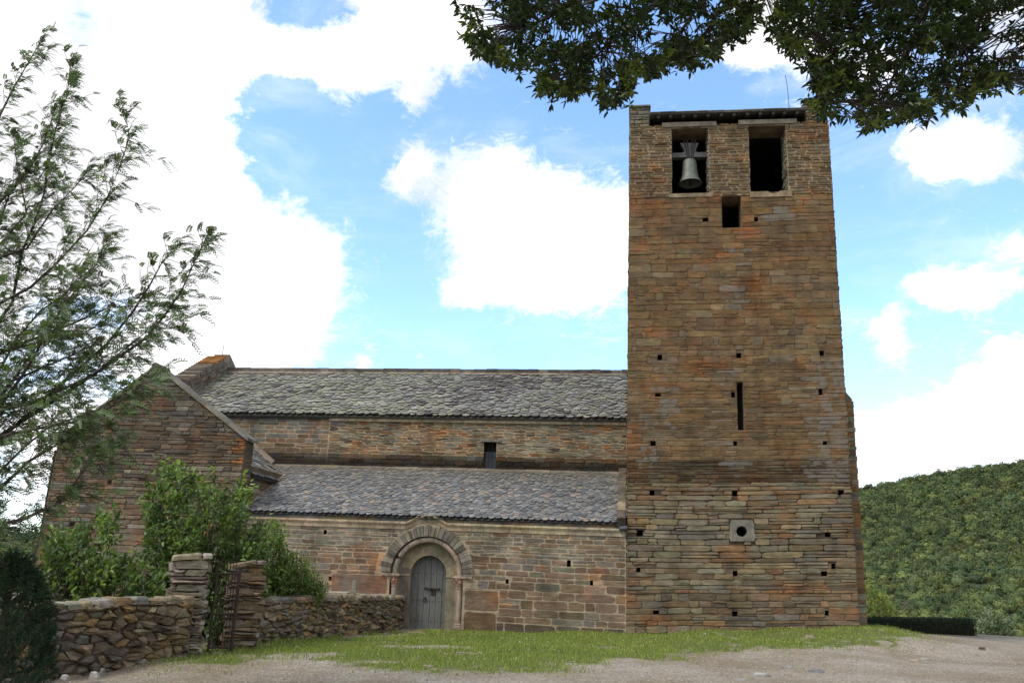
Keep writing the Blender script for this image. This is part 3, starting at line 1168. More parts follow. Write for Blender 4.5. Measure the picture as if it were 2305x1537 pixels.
# threshold
fbox(mb, F, PC - .7, PC + .7, -.5, -.20, -.6, .1, (.2, .18, .14))
portal = mb.build('portal', M_CUT, church)
mb = MB()          # outer ring of dark narrow voussoirs
k = 0.0
while k < math.pi:
    da = R.uniform(.05, .13)
    a0, a1 = k + .006, min(k + da - .006, math.pi)
    pts = []
    r0, r1 = RI - .005, RO + R.uniform(-.06, .03)
    for a, r_ in ((a0, r0), (a0, r1), (a1, r1), (a1, r0)):
        pts.append((PC + math.cos(a) * r_, SPR + math.sin(a) * r_))
    d = R.uniform(.015, .05)
    c = pick([(.155, .143, .115), (.185, .168, .13), (.125, .115, .095), (.22, .195, .15), (.17, .145, .105)], 0, .22)
    mb.add([F(x, y, -.1) for x, y in pts] + [F(x, y, d) for x, y in pts], [(4, 5, 6, 7), (0, 1, 5, 4), (1, 2, 6, 5), (2, 3, 7, 6), (3, 0, 4, 7)], c)
    k += da
mb.build('voussoir_ring', M_CUT, portal)
mb = MB()          # roll moulding
RT = 1.03
for (a0, a1) in ((0.0, .62), (.63, 1.12), (1.13, 1.62), (1.63, 2.2), (2.21, math.pi)):
    n_ = 9
    P = [F(PC + RT * math.cos(a0 + (a1 - a0) * i / n_), SPR + RT * math.sin(a0 + (a1 - a0) * i / n_), -.10) for i in range(n_ + 1)]
    mb.tube(P, .088, 10, pick([(.33, .27, .21), (.31, .25, .19), (.35, .27, .2)], 0, .06))
mb.build('roll_moulding', M_CUT, portal, smooth=False)


def lathe(mb, c, prof, n=14, col=(.2, .2, .2, 0), axis=ZZ):
    vs = []
    for r_, z in prof:
        for k in range(n):
            a = 2 * math.pi * k / n
            vs.append(c + np.array([math.cos(a) * r_, math.sin(a) * r_, 0]) + axis * z)
    fs = []
    for i in range(len(prof) - 1):
        for k in range(n):
            fs.append((i * n + k, i * n + (k + 1) % n, (i + 1) * n + (k + 1) % n, (i + 1) * n + k))
    mb.add(vs, fs, col)


PINK = (.31, .235, .19, 0)
for sgn in (-1, 1):
    mb = MB()
    cu = PC + sgn * RT
    base = F(cu, 0, -.11)
    lathe(mb, base, [(.0, -.12), (.15, -.12), (.15, -.05), (.12, -.03), (.125, 0), (.09, .03), (.082, .06), (.078, 1.02), (.092, 1.03), (.092, 1.06), (.078, 1.07)], 14, PINK)
    fbox(mb, F, cu - .19, cu + .19, -.4, -.11, -.28, .08, (.2, .14, .1, 0))
    cobj = mb.build('column', M_CUT, portal, smooth=False)
    mb = MB()
    lathe(mb, base, [(.085, 1.07), (.105, 1.12), (.12, 1.2), (.14, 1.28), (.165, 1.33)], 12, (.34, .2, .145, 0))
    for k in range(8):       # carved leaves and beasts: lobes
        a = 2 * math.pi * k / 8
        p = base + np.array([math.cos(a) * .125, math.sin(a) * .125, 1.13 + .1 * (k % 2)])
        mb.tube([p, p + np.array([math.cos(a) * .035, math.sin(a) * .035, .07]), p + np.array([math.cos(a) * .02, math.sin(a) * .02, .12])], [.03, .035, .012], 6, (.36, .21, .15, 0))
    fbox(mb, F, cu - .2 - (.18 if sgn < 0 else .0), cu + .2 + (.18 if sgn > 0 else 0), SPR - .07, SPR + .0, -.3, .06, (.33, .25, .19, 0))
    mb.build('capital', M_CUT, portal)

# door leaf of planks
mb = MB()
DW = -.5
edges = [PC - RD, PC - .37, PC - .17, PC + .03, PC + .21, PC + .40, PC + RD]
for i in range(len(edges) - 1):
    a, b = edges[i] + .006, edges[i + 1] - .006
    kk = 5
    tops = [(a + (b - a) * j / kk) for j in range(kk + 1)]
    up = [(x, SPR + math.sqrt(max(0, RD ** 2 - (x - PC) ** 2)) + .02) for x in tops]
    poly = [(a, -.24), (b, -.24)] + up[::-1]
    n_ = len(poly)
    dz = R.uniform(-.006, .006)
    mb.add([F(x, y, DW + dz) for x, y in poly] + [F(x, y, DW - .05) for x, y in poly], [tuple(range(n_))] + [(j, n_ + j, n_ + (j + 1) % n_, (j + 1) % n_) for j in range(n_)], (.13, .13, .13, 0))
mb.add([F(PC - RD, -.3, DW - .03), F(PC + RD, -.3, DW - .03), F(PC + RD, SPR + RD, DW - .03), F(PC - RD, SPR + RD, DW - .03)], [(0, 1, 2, 3)], (.02, .02, .02, 0))
door = mb.build('door', M_WOOD, church)
mb = MB()
for vy in (.03, .62, 1.42, 1.86):
    for i in range(11):
        x = PC - RD + .06 + i * .102 + R.uniform(-.015, .015)
        if vy > SPR and math.hypot(x - PC, vy - SPR) > RD - .04:
            continue
        c = F(x, vy, DW)
        mb = MB()
        mb.tube([c, c + NN * .02], [.017, .008], 6)
        mb.build('stud', M_IRON, door)
mb = MB()
mb.tube([F(PC - .13, .99, DW + .045), F(PC + .33, .98, DW + .045)], .02, 8)
for x in (PC - .12, PC + .06, PC + .31):
    mb.tube([F(x - .02, .99, DW + .045), F(x + .02, .99, DW + .045)], .034, 8)
    mb.tube([F(x, .99, DW), F(x, .99, DW + .05)], .015, 6)
mb.build('bolt', M_IRON, door)
mb = MB()
fbox(mb, F, PC + .06, PC + .20, .80, .95, DW + .003, DW + .025, (.1, .1, .1, 0))
mb.build('lock_plate', M_IRON, door)
mb = MB()
mb.tube([F(PC - .12 + .055 * math.cos(2 * math.pi * k / 14), .655 + .06 * math.sin(2 * math.pi * k / 14), DW + .03) for k in range(15)], .014, 6, cap=False)
mb.tube([F(PC - .12, .72, DW), F(PC - .12, .72, DW + .05)], .02, 6)
mb.build('ring_handle', M_IRON, door)

# ---------------------------------------------------------------- aisle roof
D_A = 4.0
TOPA = fuv(1410, 1064, -D_A)[1]
mb = MB()
sl_a = math.hypot(D_A + AOV, TOPA - EAVE)
ca, sa = (D_A + AOV) / sl_a, (TOPA - EAVE) / sl_a


def aroof(u, d, ww):
    return F(u, EAVE + d * sa + ww * ca, AOV - d * ca + ww * sa)


AR1 = fuv(1389, 1178)[0]
panel(mb, lambda u, d, ww: aroof(u, d, -.03), AL, AR1 + .02, 0, sl_a, (), (.05, .05, .05), 3)
APAL = [(.16, .153, .142), (.195, .185, .168), (.135, .132, .126), (.22, .215, .2), (.17, .18, .18), (.25, .235, .205), (.30, .25, .18), (.28, .205, .16), (.11, .12, .13)]


def atone(u, d):
    r = R.random()
    c = R.choice(APAL[:6]) if r < .74 else R.choice(APAL)
    k = .82 * (1 + R.gauss(0, .14))
    # older, mossy slates high on the slope
    m_ = float(sst(.45, .95, d / sl_a + .5 * (float(fbm(u * .6, d, 12)) - .5)))
    g = (.115, .11, .09)
    return tuple(c[i] * k * (1 - .55 * m_) + g[i] * .55 * m_ for i in range(3)) + (0.,)


pu, pz = fuv(615, 1047, -D_A)
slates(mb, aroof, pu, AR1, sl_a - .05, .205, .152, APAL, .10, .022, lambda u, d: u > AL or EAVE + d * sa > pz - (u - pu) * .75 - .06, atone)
dst = (pz - (AL - pu) * .75 - EAVE) / sa - .1
mb.add([aroof(AL, dst, -.03), aroof(AL, sl_a, -.03), aroof(pu - .1, sl_a, -.03)], [(0, 1, 2)], (.05, .05, .05))
aroof_o = mb.build('aisle_roof', M_SLATE, church)
mb = MB()    # mortar fillet under the nave wall
x = -13.3
while x < 0:
    nx = min(x + R.uniform(.5, 1.1), 0.02)
    hgt = R.uniform(.01, .04)
    mb.box8([F(x, TOPA - .12, -D_A + .02), F(nx - .01, TOPA - .12, -D_A + .02), F(nx - .01, TOPA - .16, -D_A + .30), F(x, TOPA - .16, -D_A + .30), F(x, TOPA + hgt, -D_A + .02), F(nx - .01, TOPA + hgt, -D_A + .02), F(nx - .01, TOPA - .07, -D_A + .30), F(x, TOPA - .07, -D_A + .30)], pick([(.19, .16, .115), (.17, .14, .1), (.21, .175, .13)], 0, .08))
    x = nx
mb.build('mortar_fillet', M_CUT, aroof_o)
mb = MB()    # low coping wall between the slates and the tower
n_ = 7
for k in range(n_):
    d0, d1 = sl_a * k / n_, sl_a * (k + 1) / n_ - .008
    c = pick([(.14, .115, .078), (.115, .09, .06), (.10, .082, .06), (.22, .17, .11)], 0, .15)
    a, b = AR1, 0.015
    mb.box8([aroof(a, d0, -.3), aroof(b, d0, -.3), aroof(b, d1, -.3), aroof(a, d1, -.3), aroof(a, d0, .18), aroof(b, d0, .18), aroof(b, d1, .18), aroof(a, d1, .18)], c)
mb.build('verge_coping', M_CUT, aroof_o)
mb = MB()
pp = [F(-.02, EAVE - .14, .12), F(-.2, EAVE - .17, .14)]
mb.tube([fuv and F(.05, EAVE - .12, .1), F(-.17, EAVE - .16, .16)], .075, 10)
mb.build('spout', M_STEEL, aisle)

# ---------------------------------------------------------------- nave wall and window
NE = fuv(1415, 948, -D_A)[1]
win = rect_px(lambda a, b, w_: fuv(a, b, -D_A), 1087, 1054, 1118, 995)


def FN(u, v, ww=0.0):
    return F(u, v, ww - D_A)


mb = MB()
NB = TOPA - .3


def nback(u, v):
    c = (.38, .30, .185) if u > -10.2 else (.34, .275, .185)
    k = 1 - .90 * float(1 - sst(TOPA + .22, TOPA + .62, v + .35 * (float(fbm(u * .9, v * 1.5, 21)) - .5)))
    return (c[0] * k, c[1] * k, c[2] * k, 0)


panel(mb, FN, -17.6, 0.05, NB, NE, [win], nback, .14)
xsplit = fuv(738, 1000, -D_A)[0]
stain_top = TOPA + .55


def ncol(u, v, rub):
    r = R.random()
    if rub:
        pal = BROWN if r < .3 else RUST if r < .40 else GREEN if r < .72 else BLUE if r < .82 else BUFF if r < .9 else DARK
    else:
        t_ = (v - TOPA) / (NE - TOPA)
        pal = BLUE if r < t_ * .9 else [(.2, .115, .07), (.18, .115, .075), (.21, .125, .08)] if r < .75 else BROWN
    c = pick(pal, .05, .17, (.18, .14, .09), .25)
    # black algae belt just above the lower roof
    k = 1 - .82 * float(1 - sst(TOPA + .22, TOPA + .62, v + .35 * (float(fbm(u * .9, v * 1.5, 21)) - .5)))
    return (c[0] * k, c[1] * k, c[2] * k, c[3])


crn = NE - .16
lintel = (win[0] - .12, win[3], win[2] + .14, win[3] + .09)
for p in courses(-15.8, xsplit, TOPA + .05, NE - .02, (.1, .19), (.3, .85), [win], .1, .01, .012):
    cu, cv = sum(x for x, _ in p) / len(p), sum(y for _, y in p) / len(p)
    stone(mb, FN, p, R.uniform(.002, .012), ncol(cu, cv, False), .018, .01, .006, .01)
# roughly coursed rubble with thick mortar
for p in voronoi(xsplit + .02, 0.05, stain_top - .05, crn, .40, .105, [win, lintel], .47):
    cu, cv = sum(x for x, _ in p) / len(p), sum(y for _, y in p) / len(p)
    stone(mb, FN, p, R.uniform(.004, .016), ncol(cu, cv, True), R.uniform(.017, .026), .010, .014, .01)
for p in courses(xsplit + .02, 0.05, TOPA + .02, stain_top - .06, (.1, .18), (.3, .8), [win], .1, .03, .012):
    cu, cv = sum(x for x, _ in p) / len(p), sum(y for _, y in p) / len(p)
    stone(mb, FN, p, R.uniform(.01, .03), ncol(cu, cv, True), .010, .012, .01, .02)
nave = mb.build('nave_wall', M_STONE, church)
mb = MB()
x = xsplit
while x < 0:
    nx = min(x + R.uniform(.7, 1.1), .04)
    fbox(mb, FN, x + .004, nx - .004, crn + .005, NE + .03, -.1, .09, pick([(.27, .22, .14), (.24, .2, .135), (.29, .23, .15)], 0, .08))
    x = nx
fbox(mb, FN, -15.8, xsplit - .005, NE - .09, NE + .02, -.1, .07, (.1, .095, .085))
mb.build('cornice', M_CUT, nave)
mb = MB()
fbox(mb, FN, lintel[0], lintel[2], lintel[1], lintel[3], -.3, .07, (.19, .185, .15))
hole_box(mb, FN, win, .42, (.09, .075, .055), back=False)
window = mb.build('window', M_CUT, church)
mb = MB()
fbox(mb, FN, win[0], win[2], win[1], win[3] - .30, -.44, -.40, (.1, .1, .1))
mb.build('shutter', M_PANE, window)
mb = MB()
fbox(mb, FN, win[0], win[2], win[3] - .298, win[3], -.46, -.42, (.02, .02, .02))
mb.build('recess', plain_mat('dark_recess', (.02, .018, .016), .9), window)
mb = MB()
for k in (.33, .62):
    x = win[0] + (win[2] - win[0]) * k
    mb.tube([FN(x, win[1], -.2), FN(x, win[3], -.2)], .013, 6)
for k in (.45,):
    y = win[1] + (win[3] - win[1]) * k
    mb.tube([FN(win[0], y, -.2), FN(win[2], y, -.2)], .01, 6)
mb.build('bar', M_IRON, window)

# ---------------------------------------------------------------- nave roof
D_N = 4.2
RID = fuv(1420, 845, -D_A - D_N)[1]
OV = .18
sl_n = math.hypot(D_N + OV, RID - NE)
cn, sn = (D_N + OV) / sl_n, (RID - NE) / sl_n
NEv = NE + .03


def nroof(u, d, ww):
    return F(u, NEv + d * sn + ww * cn, -D_A + OV - d * cn + ww * sn)


NL = fuv(512, 845, -D_A - D_N)[0]
mb = MB()
panel(mb, lambda u, d, ww: nroof(u, d, -.02), NL - .4, .1, 0, sl_n, (), (.05, .05, .045), 3)
panel(mb, lambda u, d, ww: nroof(u, d, -.09), NL - .4, .1, 0, .6, (), (.05, .05, .045), 3)
mb.add([nroof(NL - .4, 0, -.09), nroof(.1, 0, -.09), nroof(.1, 0, -.02), nroof(NL - .4, 0, -.02)], [(0, 1, 2, 3)], (.06, .06, .05))
# rear slope and far gable wall so that the body is closed
mb.add([F(NL - .4, RID, -D_A - D_N), F(.1, RID, -D_A - D_N), F(.1, NE, -D_A - 2 * D_N - .2), F(NL - .4, NE, -D_A - 2 * D_N - .2)], [(0, 1, 2, 3)], (.17, .17, .14))


def ntone(u, d):
    f_ = float(fbm(u * .33, d * .45, 31))
    g = float(fbm(u * .9, d * .9, 33))
    r = R.random()
    base = R.choice([(.215, .205, .175), (.185, .18, .155), (.24, .23, .20), (.16, .15, .13)])
    if r < .30 + .9 * (f_ - .45) + (.15 if u < -7 else -.1):
        base = R.choice([(.225, .22, .155), (.205, .205, .14), (.245, .235, .17)])
    elif g > .56 and r < .75:
        base = R.choice([(.10, .085, .072), (.125, .11, .095)])
    elif r > .93:
        base = (.25, .24, .215)
    k = .95 * (1 + R.gauss(0, .14))
    return tuple(c * k for c in base) + (0.,)


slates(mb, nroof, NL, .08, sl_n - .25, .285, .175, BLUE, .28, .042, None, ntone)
nroof_o = mb.build('nave_roof', M_SLATE, church)
mb = MB()
panel(mb, lambda u, d, ww: nroof(u, d, .085), NL, .08, sl_n - .30, sl_n, (), (.24, .195, .14), 2)
x = NL
while x < .05:
    nx = min(x + R.uniform(.35, .7), .08)
    t_ = R.uniform(.20, .23)
    mb.box8([F(x, RID - .05, -D_A - D_N + .14), F(nx - .008, RID - .05, -D_A - D_N + .14), F(nx - .008, RID - .05, -D_A - D_N - .2), F(x, RID - .05, -D_A - D_N - .2), F(x, RID + t_, -D_A - D_N + .12), F(nx - .008, RID + t_, -D_A - D_N + .12), F(nx - .008, RID + t_, -D_A - D_N - .2), F(x, RID + t_, -D_A - D_N - .2)], pick([(.11, .095, .08), (.14, .12, .1), (.09, .08, .07)], 0, .15))
    x = nx
mb.build('ridge_cap', M_CUT, nroof_o)

# raised gable at the far end of the nave, its cap orange with lichen
mb = MB()
ga = NL - .75
zap = fuv(470, 797, -D_A - D_N)[1]
up0 = zap - RID
pal_g = [(.20, .18, .14), (.17, .15, .115), (.22, .195, .15), (.14, .12, .095)]


def gpar(a, d, hgt):
    return nroof(a, d, hgt)


for (d0, d1) in ((0.0, sl_n),):
    mb.box8([nroof(ga, d0, -1.5), nroof(NL, d0, -1.5), nroof(NL, d1 + .3, -1.5), nroof(ga, d1 + .3, -1.5), nroof(ga, d0, up0 * cn - .05), nroof(NL, d0, up0 * cn - .05), nroof(NL, d1 - .0, up0 * cn - .05), nroof(ga, d1 - .0, up0 * cn - .05)], (.2, .165, .11, .1))
for p in courses(0, sl_n + .1, 0.02, up0 * cn - .05, (.12, .2), (.25, .6), (), .1, .02, 0):
    stone(mb, lambda d, h_, ww: nroof(NL + ww, d, h_), [(x, y) for x, y in p][::-1], R.uniform(.015, .04), pick(pal_g, .3), .01, .012)
k = 0.0
while k < sl_n - .05:
    e = k + R.uniform(.12, .24)
    e = min(e, sl_n)
    tip = float(sst(sl_n * .68, sl_n * .8, k))
    c = pick([(.19, .165, .125), (.16, .14, .11), (.22, .19, .145)], .2)
    if R.random() < tip:
        c = pick([(.33, .15, .045), (.28, .14, .05), (.36, .17, .05)], .2)
    lift = R.uniform(0, .02)
    mb.box8([nroof(ga - .05, k, up0 * cn - .05), nroof(NL + .05, k, up0 * cn - .05), nroof(NL + .05, e, up0 * cn - .05), nroof(ga - .05, e, up0 * cn - .05), nroof(ga - .05, k, up0 * cn + .05 + lift), nroof(NL + .05, k, up0 * cn + .05 + lift), nroof(NL + .05, e - .01, up0 * cn + .02), nroof(ga - .05, e - .01, up0 * cn + .02)], c)
    k = e
# the cap's rear slope
mb.box8([F(ga, RID - 1, -D_A - D_N), F(NL, RID - 1, -D_A - D_N), F(NL, NE - .5, -D_A - 2 * D_N), F(ga, NE - .5, -D_A - 2 * D_N), F(ga, zap - .02, -D_A - D_N), F(NL, zap - .02, -D_A - D_N), F(NL, NE + up0, -D_A - 2 * D_N), F(ga, NE + up0, -D_A - 2 * D_N)], (.18, .15, .11, .2))
gable = mb.build('gable_parapet', M_STONE, church)
mb = MB()
for d in (0,):
    panel(mb, lambda a, d, ww: nroof(NL + .02 + a, d, .05 - a * .1), 0, .16, 0, sl_n - .05, (), (.26, .215, .15), 2)
mb.build('mortar_fillet', M_CUT, gable)
mb = MB()
lz = fuv(497, 838, -D_A - D_N + .1)
lz2 = fuv(503, 778, -D_A - D_N + .1)
mb.tube([F(lz[0], lz[1] - .3, -D_A - D_N + .1), F(lz2[0], lz2[1], -D_A - D_N + .1)], .016, 5)
mb.build('lightning_rod', M_STEEL, gable)

# nave end walls
mb = MB()
mb.add([F(0.04, -1, -TD + .2), F(.04, -1, -D_A - 2 * D_N), F(.04, NE, -D_A - 2 * D_N), F(.04, RID, -D_A - D_N), F(.04, RID - 1.2, -TD + .2)], [(0, 1, 2, 3, 4)], (.18, .13, .08, .1))
mb.add([F(ga, -1, -.5), F(ga, -1, -D_A - 2 * D_N), F(ga, NE, -D_A - 2 * D_N), F(ga, RID, -D_A - D_N), F(ga, NE, -D_A), F(ga, NE - 2, -.5)], [(0, 5, 4, 3, 2, 1)], (.18, .13, .08, .1))
mb.add([F(ga, -1, -D_A - 2 * D_N), F(.04, -1, -D_A - 2 * D_N), F(.04, NE, -D_A - 2 * D_N), F(ga, NE, -D_A - 2 * D_N)], [(0, 1, 2, 3)], (.18, .13, .08, .1))
mb.build('end_wall', M_STONE, nave)

# ---------------------------------------------------------------- transept
TWF = 0.35      # its gable stands a little forward of the aisle


def X(u, v, ww=0.0):
    return F(u, v, ww + TWF)


apx = fuv(353, 822, TWF)
rk = fuv(556, 984, TWF)
lk = fuv(133, 985, TWF)
lb = fuv(80, 1280, TWF)
TR_ = fuv(545, 1062, TWF)[0]
TLB = lb[0]
mr = (apx[1] - rk[1]) / (rk[0] - apx[0])
ml = (apx[1] - lk[1]) / (apx[0] - lk[0])
mb = MB()
v0 = -1.2
body = [(TLB - .1, v0), (TR_, v0), (TR_, apx[1] - mr * (TR_ - apx[0]) - .05), (apx[0], apx[1] - .05), (lk[0], lk[1] - .05)]
mb.add([X(a, b, 0) for a, b in body] + [X(a, b, -.6) for a, b in body], [tuple(range(5)), (9, 8, 7, 6, 5)] + [(i, 5 + i, 5 + (i + 1) % 5, (i + 1) % 5) for i in range(5)], (.13, .1, .065, .1))
tputs = [rect_px(lambda a, b, w_: fuv(a, b, TWF), 241, 1090, 252, 1080), rect_px(lambda a, b, w_: fuv(a, b, TWF), 157, 1184, 169, 1174)]


def trcol(u, v):
    r = R.random()
    left = float(sst(-16.2, -18.2, u + .9 * (float(fbm(u * .5, v * .5, 41)) - .5)))
    low = float(sst(5.2, 3.0, v))
    if r < .15 + .55 * left * (.4 + .6 * low):
        pal = RUST if R.random() < .7 else BROWN
    elif r < .5:
        pal = BROWN
    elif r < .72:
        pal = GREEN
    elif r < .86:
        pal = BLUE
    else:
        pal = DARK
    c = pick(pal, .2, .16, (.148, .126, .098), .62)
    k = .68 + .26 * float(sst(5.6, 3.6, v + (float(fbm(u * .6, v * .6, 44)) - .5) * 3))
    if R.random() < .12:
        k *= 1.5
    return (c[0] * k, c[1] * k, c[2] * k, c[3])


for (a, b, h, wd) in ((-1.0, 3.2, (.10, .24), (.3, 1.0)), (3.2, 5.6, (.07, .17), (.25, 1.0)), (5.6, 8.2, (.09, .2), (.22, .75))):
    for p in courses(TLB - .1, TR_, a, b, h, wd, tputs, .2, .03, .03):
        p = clip_half(p, mr, 1, apx[1] - .10 + mr * apx[0])
        if len(p) > 2:
            p = clip_half(p, -ml, 1, apx[1] - .10 - ml * apx[0])
        if len(p) > 2:
            m_ = (lk[0] - TLB) / (lk[1] - lb[1])
            p = clip_half(p, -1, m_, -(TLB) + m_ * lb[1])
        if len(p) < 3:
            continue
        cu, cv = sum(x for x, _ in p) / len(p), sum(y for _, y in p) / len(p)
        if rk[0] - .35 < cu and 4.6 < cv < 5.5:
            col = pick(RUST)
        else:
            col = trcol(cu, cv)
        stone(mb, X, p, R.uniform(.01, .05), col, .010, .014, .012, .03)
for h in tputs:
    fbox(mb, X, h[0], h[2], h[1], h[3], .0, .006, (.012, .01, .008))
# side walls
fns = lambda a, v, ww: X(TR_ - .02 + ww, v, -a)
panel(mb, fns, .02, 4.3, v0, 4.6, (), (.13, .1, .065, .1), 2)
for p in courses(0.03, 4.3, 1.0, 4.45, (.12, .24), (.3, .8), (), .1):
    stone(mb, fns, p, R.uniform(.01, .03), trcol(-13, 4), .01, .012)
fns2 = lambda a, v, ww: X(TLB - .1 - ww, v, -a)
panel(mb, fns2, .02, 8, v0, 4.9, (), (.15, .11, .07, .1), 2)
for p in courses(0.03, 8, -1.0, 4.9, (.16, .3), (.4, 1.0), (), .1):
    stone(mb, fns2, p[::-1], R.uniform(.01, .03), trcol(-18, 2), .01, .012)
trans = mb.build('transept_wall', M_STONE, church)
mb = MB()


def copes(x0, x1, m, sgn):
    x = x0
    end = abs(x1 - x0)
    k = 0.0
    while k < end - .02:
        e = min(k + R.uniform(.35, .8), end)
        if end - e < .2:
            e = end
        pa = (x0 + sgn * k, apx[1] - m * k)
        pb = (x0 + sgn * (e - .012), apx[1] - m * (e - .012))
        c = pick([(.175, .155, .115), (.15, .135, .105), (.20, .175, .135)], 0, .12)
        th_ = .075
        if sgn < 0:
            pa, pb = pb, pa
        mb.box8([X(pa[0], pa[1] - th_, .09), X(pb[0], pb[1] - th_, .09), X(pb[0], pb[1] - th_, -.65), X(pa[0], pa[1] - th_, -.65), X(pa[0], pa[1] + .02, .07), X(pb[0], pb[1] + .02, .07), X(pb[0], pb[1] + .02, -.65), X(pa[0], pa[1] + .02, -.65)][:4][::1] + [X(pa[0], pa[1] + .02, .07), X(pb[0], pb[1] + .02, .07), X(pb[0], pb[1] + .02, -.65), X(pa[0], pa[1] + .02, -.65)], c)
        k = e


copes(apx[0], rk[0] + .08, mr, 1)
copes(apx[0], lk[0] - .08, ml, -1)
mb.tube([X(apx[0], apx[1] - .06, .1), X(apx[0], apx[1] - .06, -.66)], .14, 8, (.18, .16, .125, 0))
mb.build('gable_coping', M_CUT, trans)
# its roof, lower than the gable
mb = MB()
pu, pz = fuv(615, 1047, -D_A)
ev = (TR_ + .12, pz - (TR_ + .12 - pu) * .75)
ridz = pz + (pu - apx[0]) * .75
sl_t = math.hypot(ev[0] - apx[0], ridz - ev[1])
tcx, tsx = (ev[0] - apx[0]) / sl_t, (ridz - ev[1]) / sl_t


def xroof(a, d, ww):
    return F(ev[0] - d * tcx + ww * tsx, ev[1] + d * tsx + ww * tcx, TWF - .6 - a)


LT = TWF - .6 + D_A
panel(mb, lambda a, d, ww: xroof(a, d, -.02), 0, LT, 0, sl_t, (), (.07, .065, .06), 2)
panel(mb, lambda a, d, ww: xroof(a, d, -.09), 0, LT, 0, .5, (), (.05, .045, .04), 2)
mb.add([xroof(0, 0, -.09), xroof(LT, 0, -.09), xroof(LT, 0, -.02), xroof(0, 0, -.02)], [(0, 1, 2, 3)], (.05, .045, .04))
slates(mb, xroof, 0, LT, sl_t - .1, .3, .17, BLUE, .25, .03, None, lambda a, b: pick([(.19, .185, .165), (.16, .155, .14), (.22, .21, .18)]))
mb.add([F(apx[0], ridz, TWF - .5), F(apx[0], ridz, -D_A - 1), F(TLB - .3, ridz - (apx[0] - TLB + .3) * .75, -D_A - 1), F(TLB - .3, ridz - (apx[0] - TLB + .3) * .75, TWF - .5)], [(0, 1, 2, 3)], (.17, .16, .14))
xr = mb.build('transept_roof', M_SLATE, church)
mb = MB()
a_, b_ = (pu - .9, pz + .75 * .9 + .1), (pu + .05, pz + .06)
mb.box8([F(a_[0], a_[1] - .13, -D_A + .02), F(b_[0], b_[1] - .13, -D_A + .02), F(b_[0], b_[1] - .13, -D_A + .3), F(a_[0], a_[1] - .13, -D_A + .3), F(a_[0], a_[1] + .12, -D_A + .02), F(b_[0], b_[1] + .12, -D_A + .02), F(b_[0], b_[1], -D_A + .26), F(a_[0], a_[1], -D_A + .26)], (.24, .2, .15))
mb.build('mortar_fillet', M_CUT, xr)
mb = MB()
# verge mortar where the aisle slates meet the transept
panel(mb, lambda d, a, ww: aroof(AL + .02 + a, d, .07 - a * .2), .0, sl_a - 1.2, 0, .14, (), (.25, .205, .145), 2)
mb.build('mortar_fillet', M_CUT, xr)
mb = MB()
e0 = F(ev[0] + .02, ev[1] - .03, -D_A + 1.35)
mb.tube([e0 + ZZ * .02, e0 + U0 * .14 + ZZ * .05, e0 + U0 * .2 - ZZ * .2, e0 + U0 * .12 - ZZ * .45], [.09, .11, .10, .08], 8)
mb.build('lead_spout', M_LEAD, xr)

# ---------------------------------------------------------------- the bell
bw = -.42
bt_ = tuv(1553, 362, bw)
bl_ = tuv(1553, 414, bw)
bell = empty('bell', T(bt_[0], bt_[1], bw))
tag(bell, 'grey-green bronze bell hanging from a wooden headstock in the left belfry opening', 'bell')
H_ = bt_[1] - bl_[1]
RB = (tuv(1580, 405, bw)[0] - tuv(1527, 405, bw)[0]) / 2
mb = MB()
c0 = T(bt_[0], bl_[1], bw)
prof = [(0, 1.0), (.3, 1.0), (.5, .985), (.58, .93), (.60, .80), (.605, .79), (.62, .78), (.62, .62), (.635, .61), (.645, .58), (.68, .40), (.76, .24), (.88, .10), (1.0, .02), (1.01, 0), (.95, .0), (.84, .1), (.7, .3), (.5, .8), (0, .92)]
lathe(mb, c0, [(r_ * RB, z * H_) for r_, z in prof], 28)
mb.build('bell_body', M_BRONZE, bell, smooth=True)
mb = MB()
hs0 = rect_px(tuv, 1518, 358, 1588, 346, bw)
fbox(mb, T, belf1[0] - .05, belf1[2] + .05, hs0[1], hs0[3], bw - .12, bw + .1, (.1, .1, .1))
tp = [tuv(1531, 325, bw), tuv(1572, 325, bw), tuv(1567, 336, bw), tuv(1565, 343, bw), tuv(1571, 347, bw), tuv(1536, 347, bw), tuv(1541, 343, bw), tuv(1537, 336, bw)]
n_ = len(tp)
mb.add([T(a, b, bw + .09) for a, b in tp] + [T(a, b, bw - .11) for a, b in tp], [tuple(range(n_)), tuple(range(2 * n_ - 1, n_ - 1, -1))] + [(i, n_ + i, n_ + (i + 1) % n_, (i + 1) % n_) for i in range(n_)], (.1, .1, .1))
mb.build('headstock', M_BEAM, bell)
mb = MB()
for px, qx in ((1539, 1548), (1546, 1551), (1558, 1555), (1565, 1558)):
    a, b = tuv(px, 318, bw), tuv(qx, 362, bw)
    mb.tube([T(*a, bw + .115), T(*b, bw + .115)], .016, 6)
mb.tube([T(bt_[0], bt_[1] - .02, bw), T(bt_[0], bt_[1] + .08, bw)], .06, 8)
mb.build('iron_strap', M_IRON, bell)
mb = MB()
mb.tube([c0 + ZZ * H_ * .9, c0 + ZZ * .02], .02, 6)
mb.tube([c0 + ZZ * .06, c0 - ZZ * .06], [.05, .06], 8)
mb.build('clapper', M_IRON, bell)

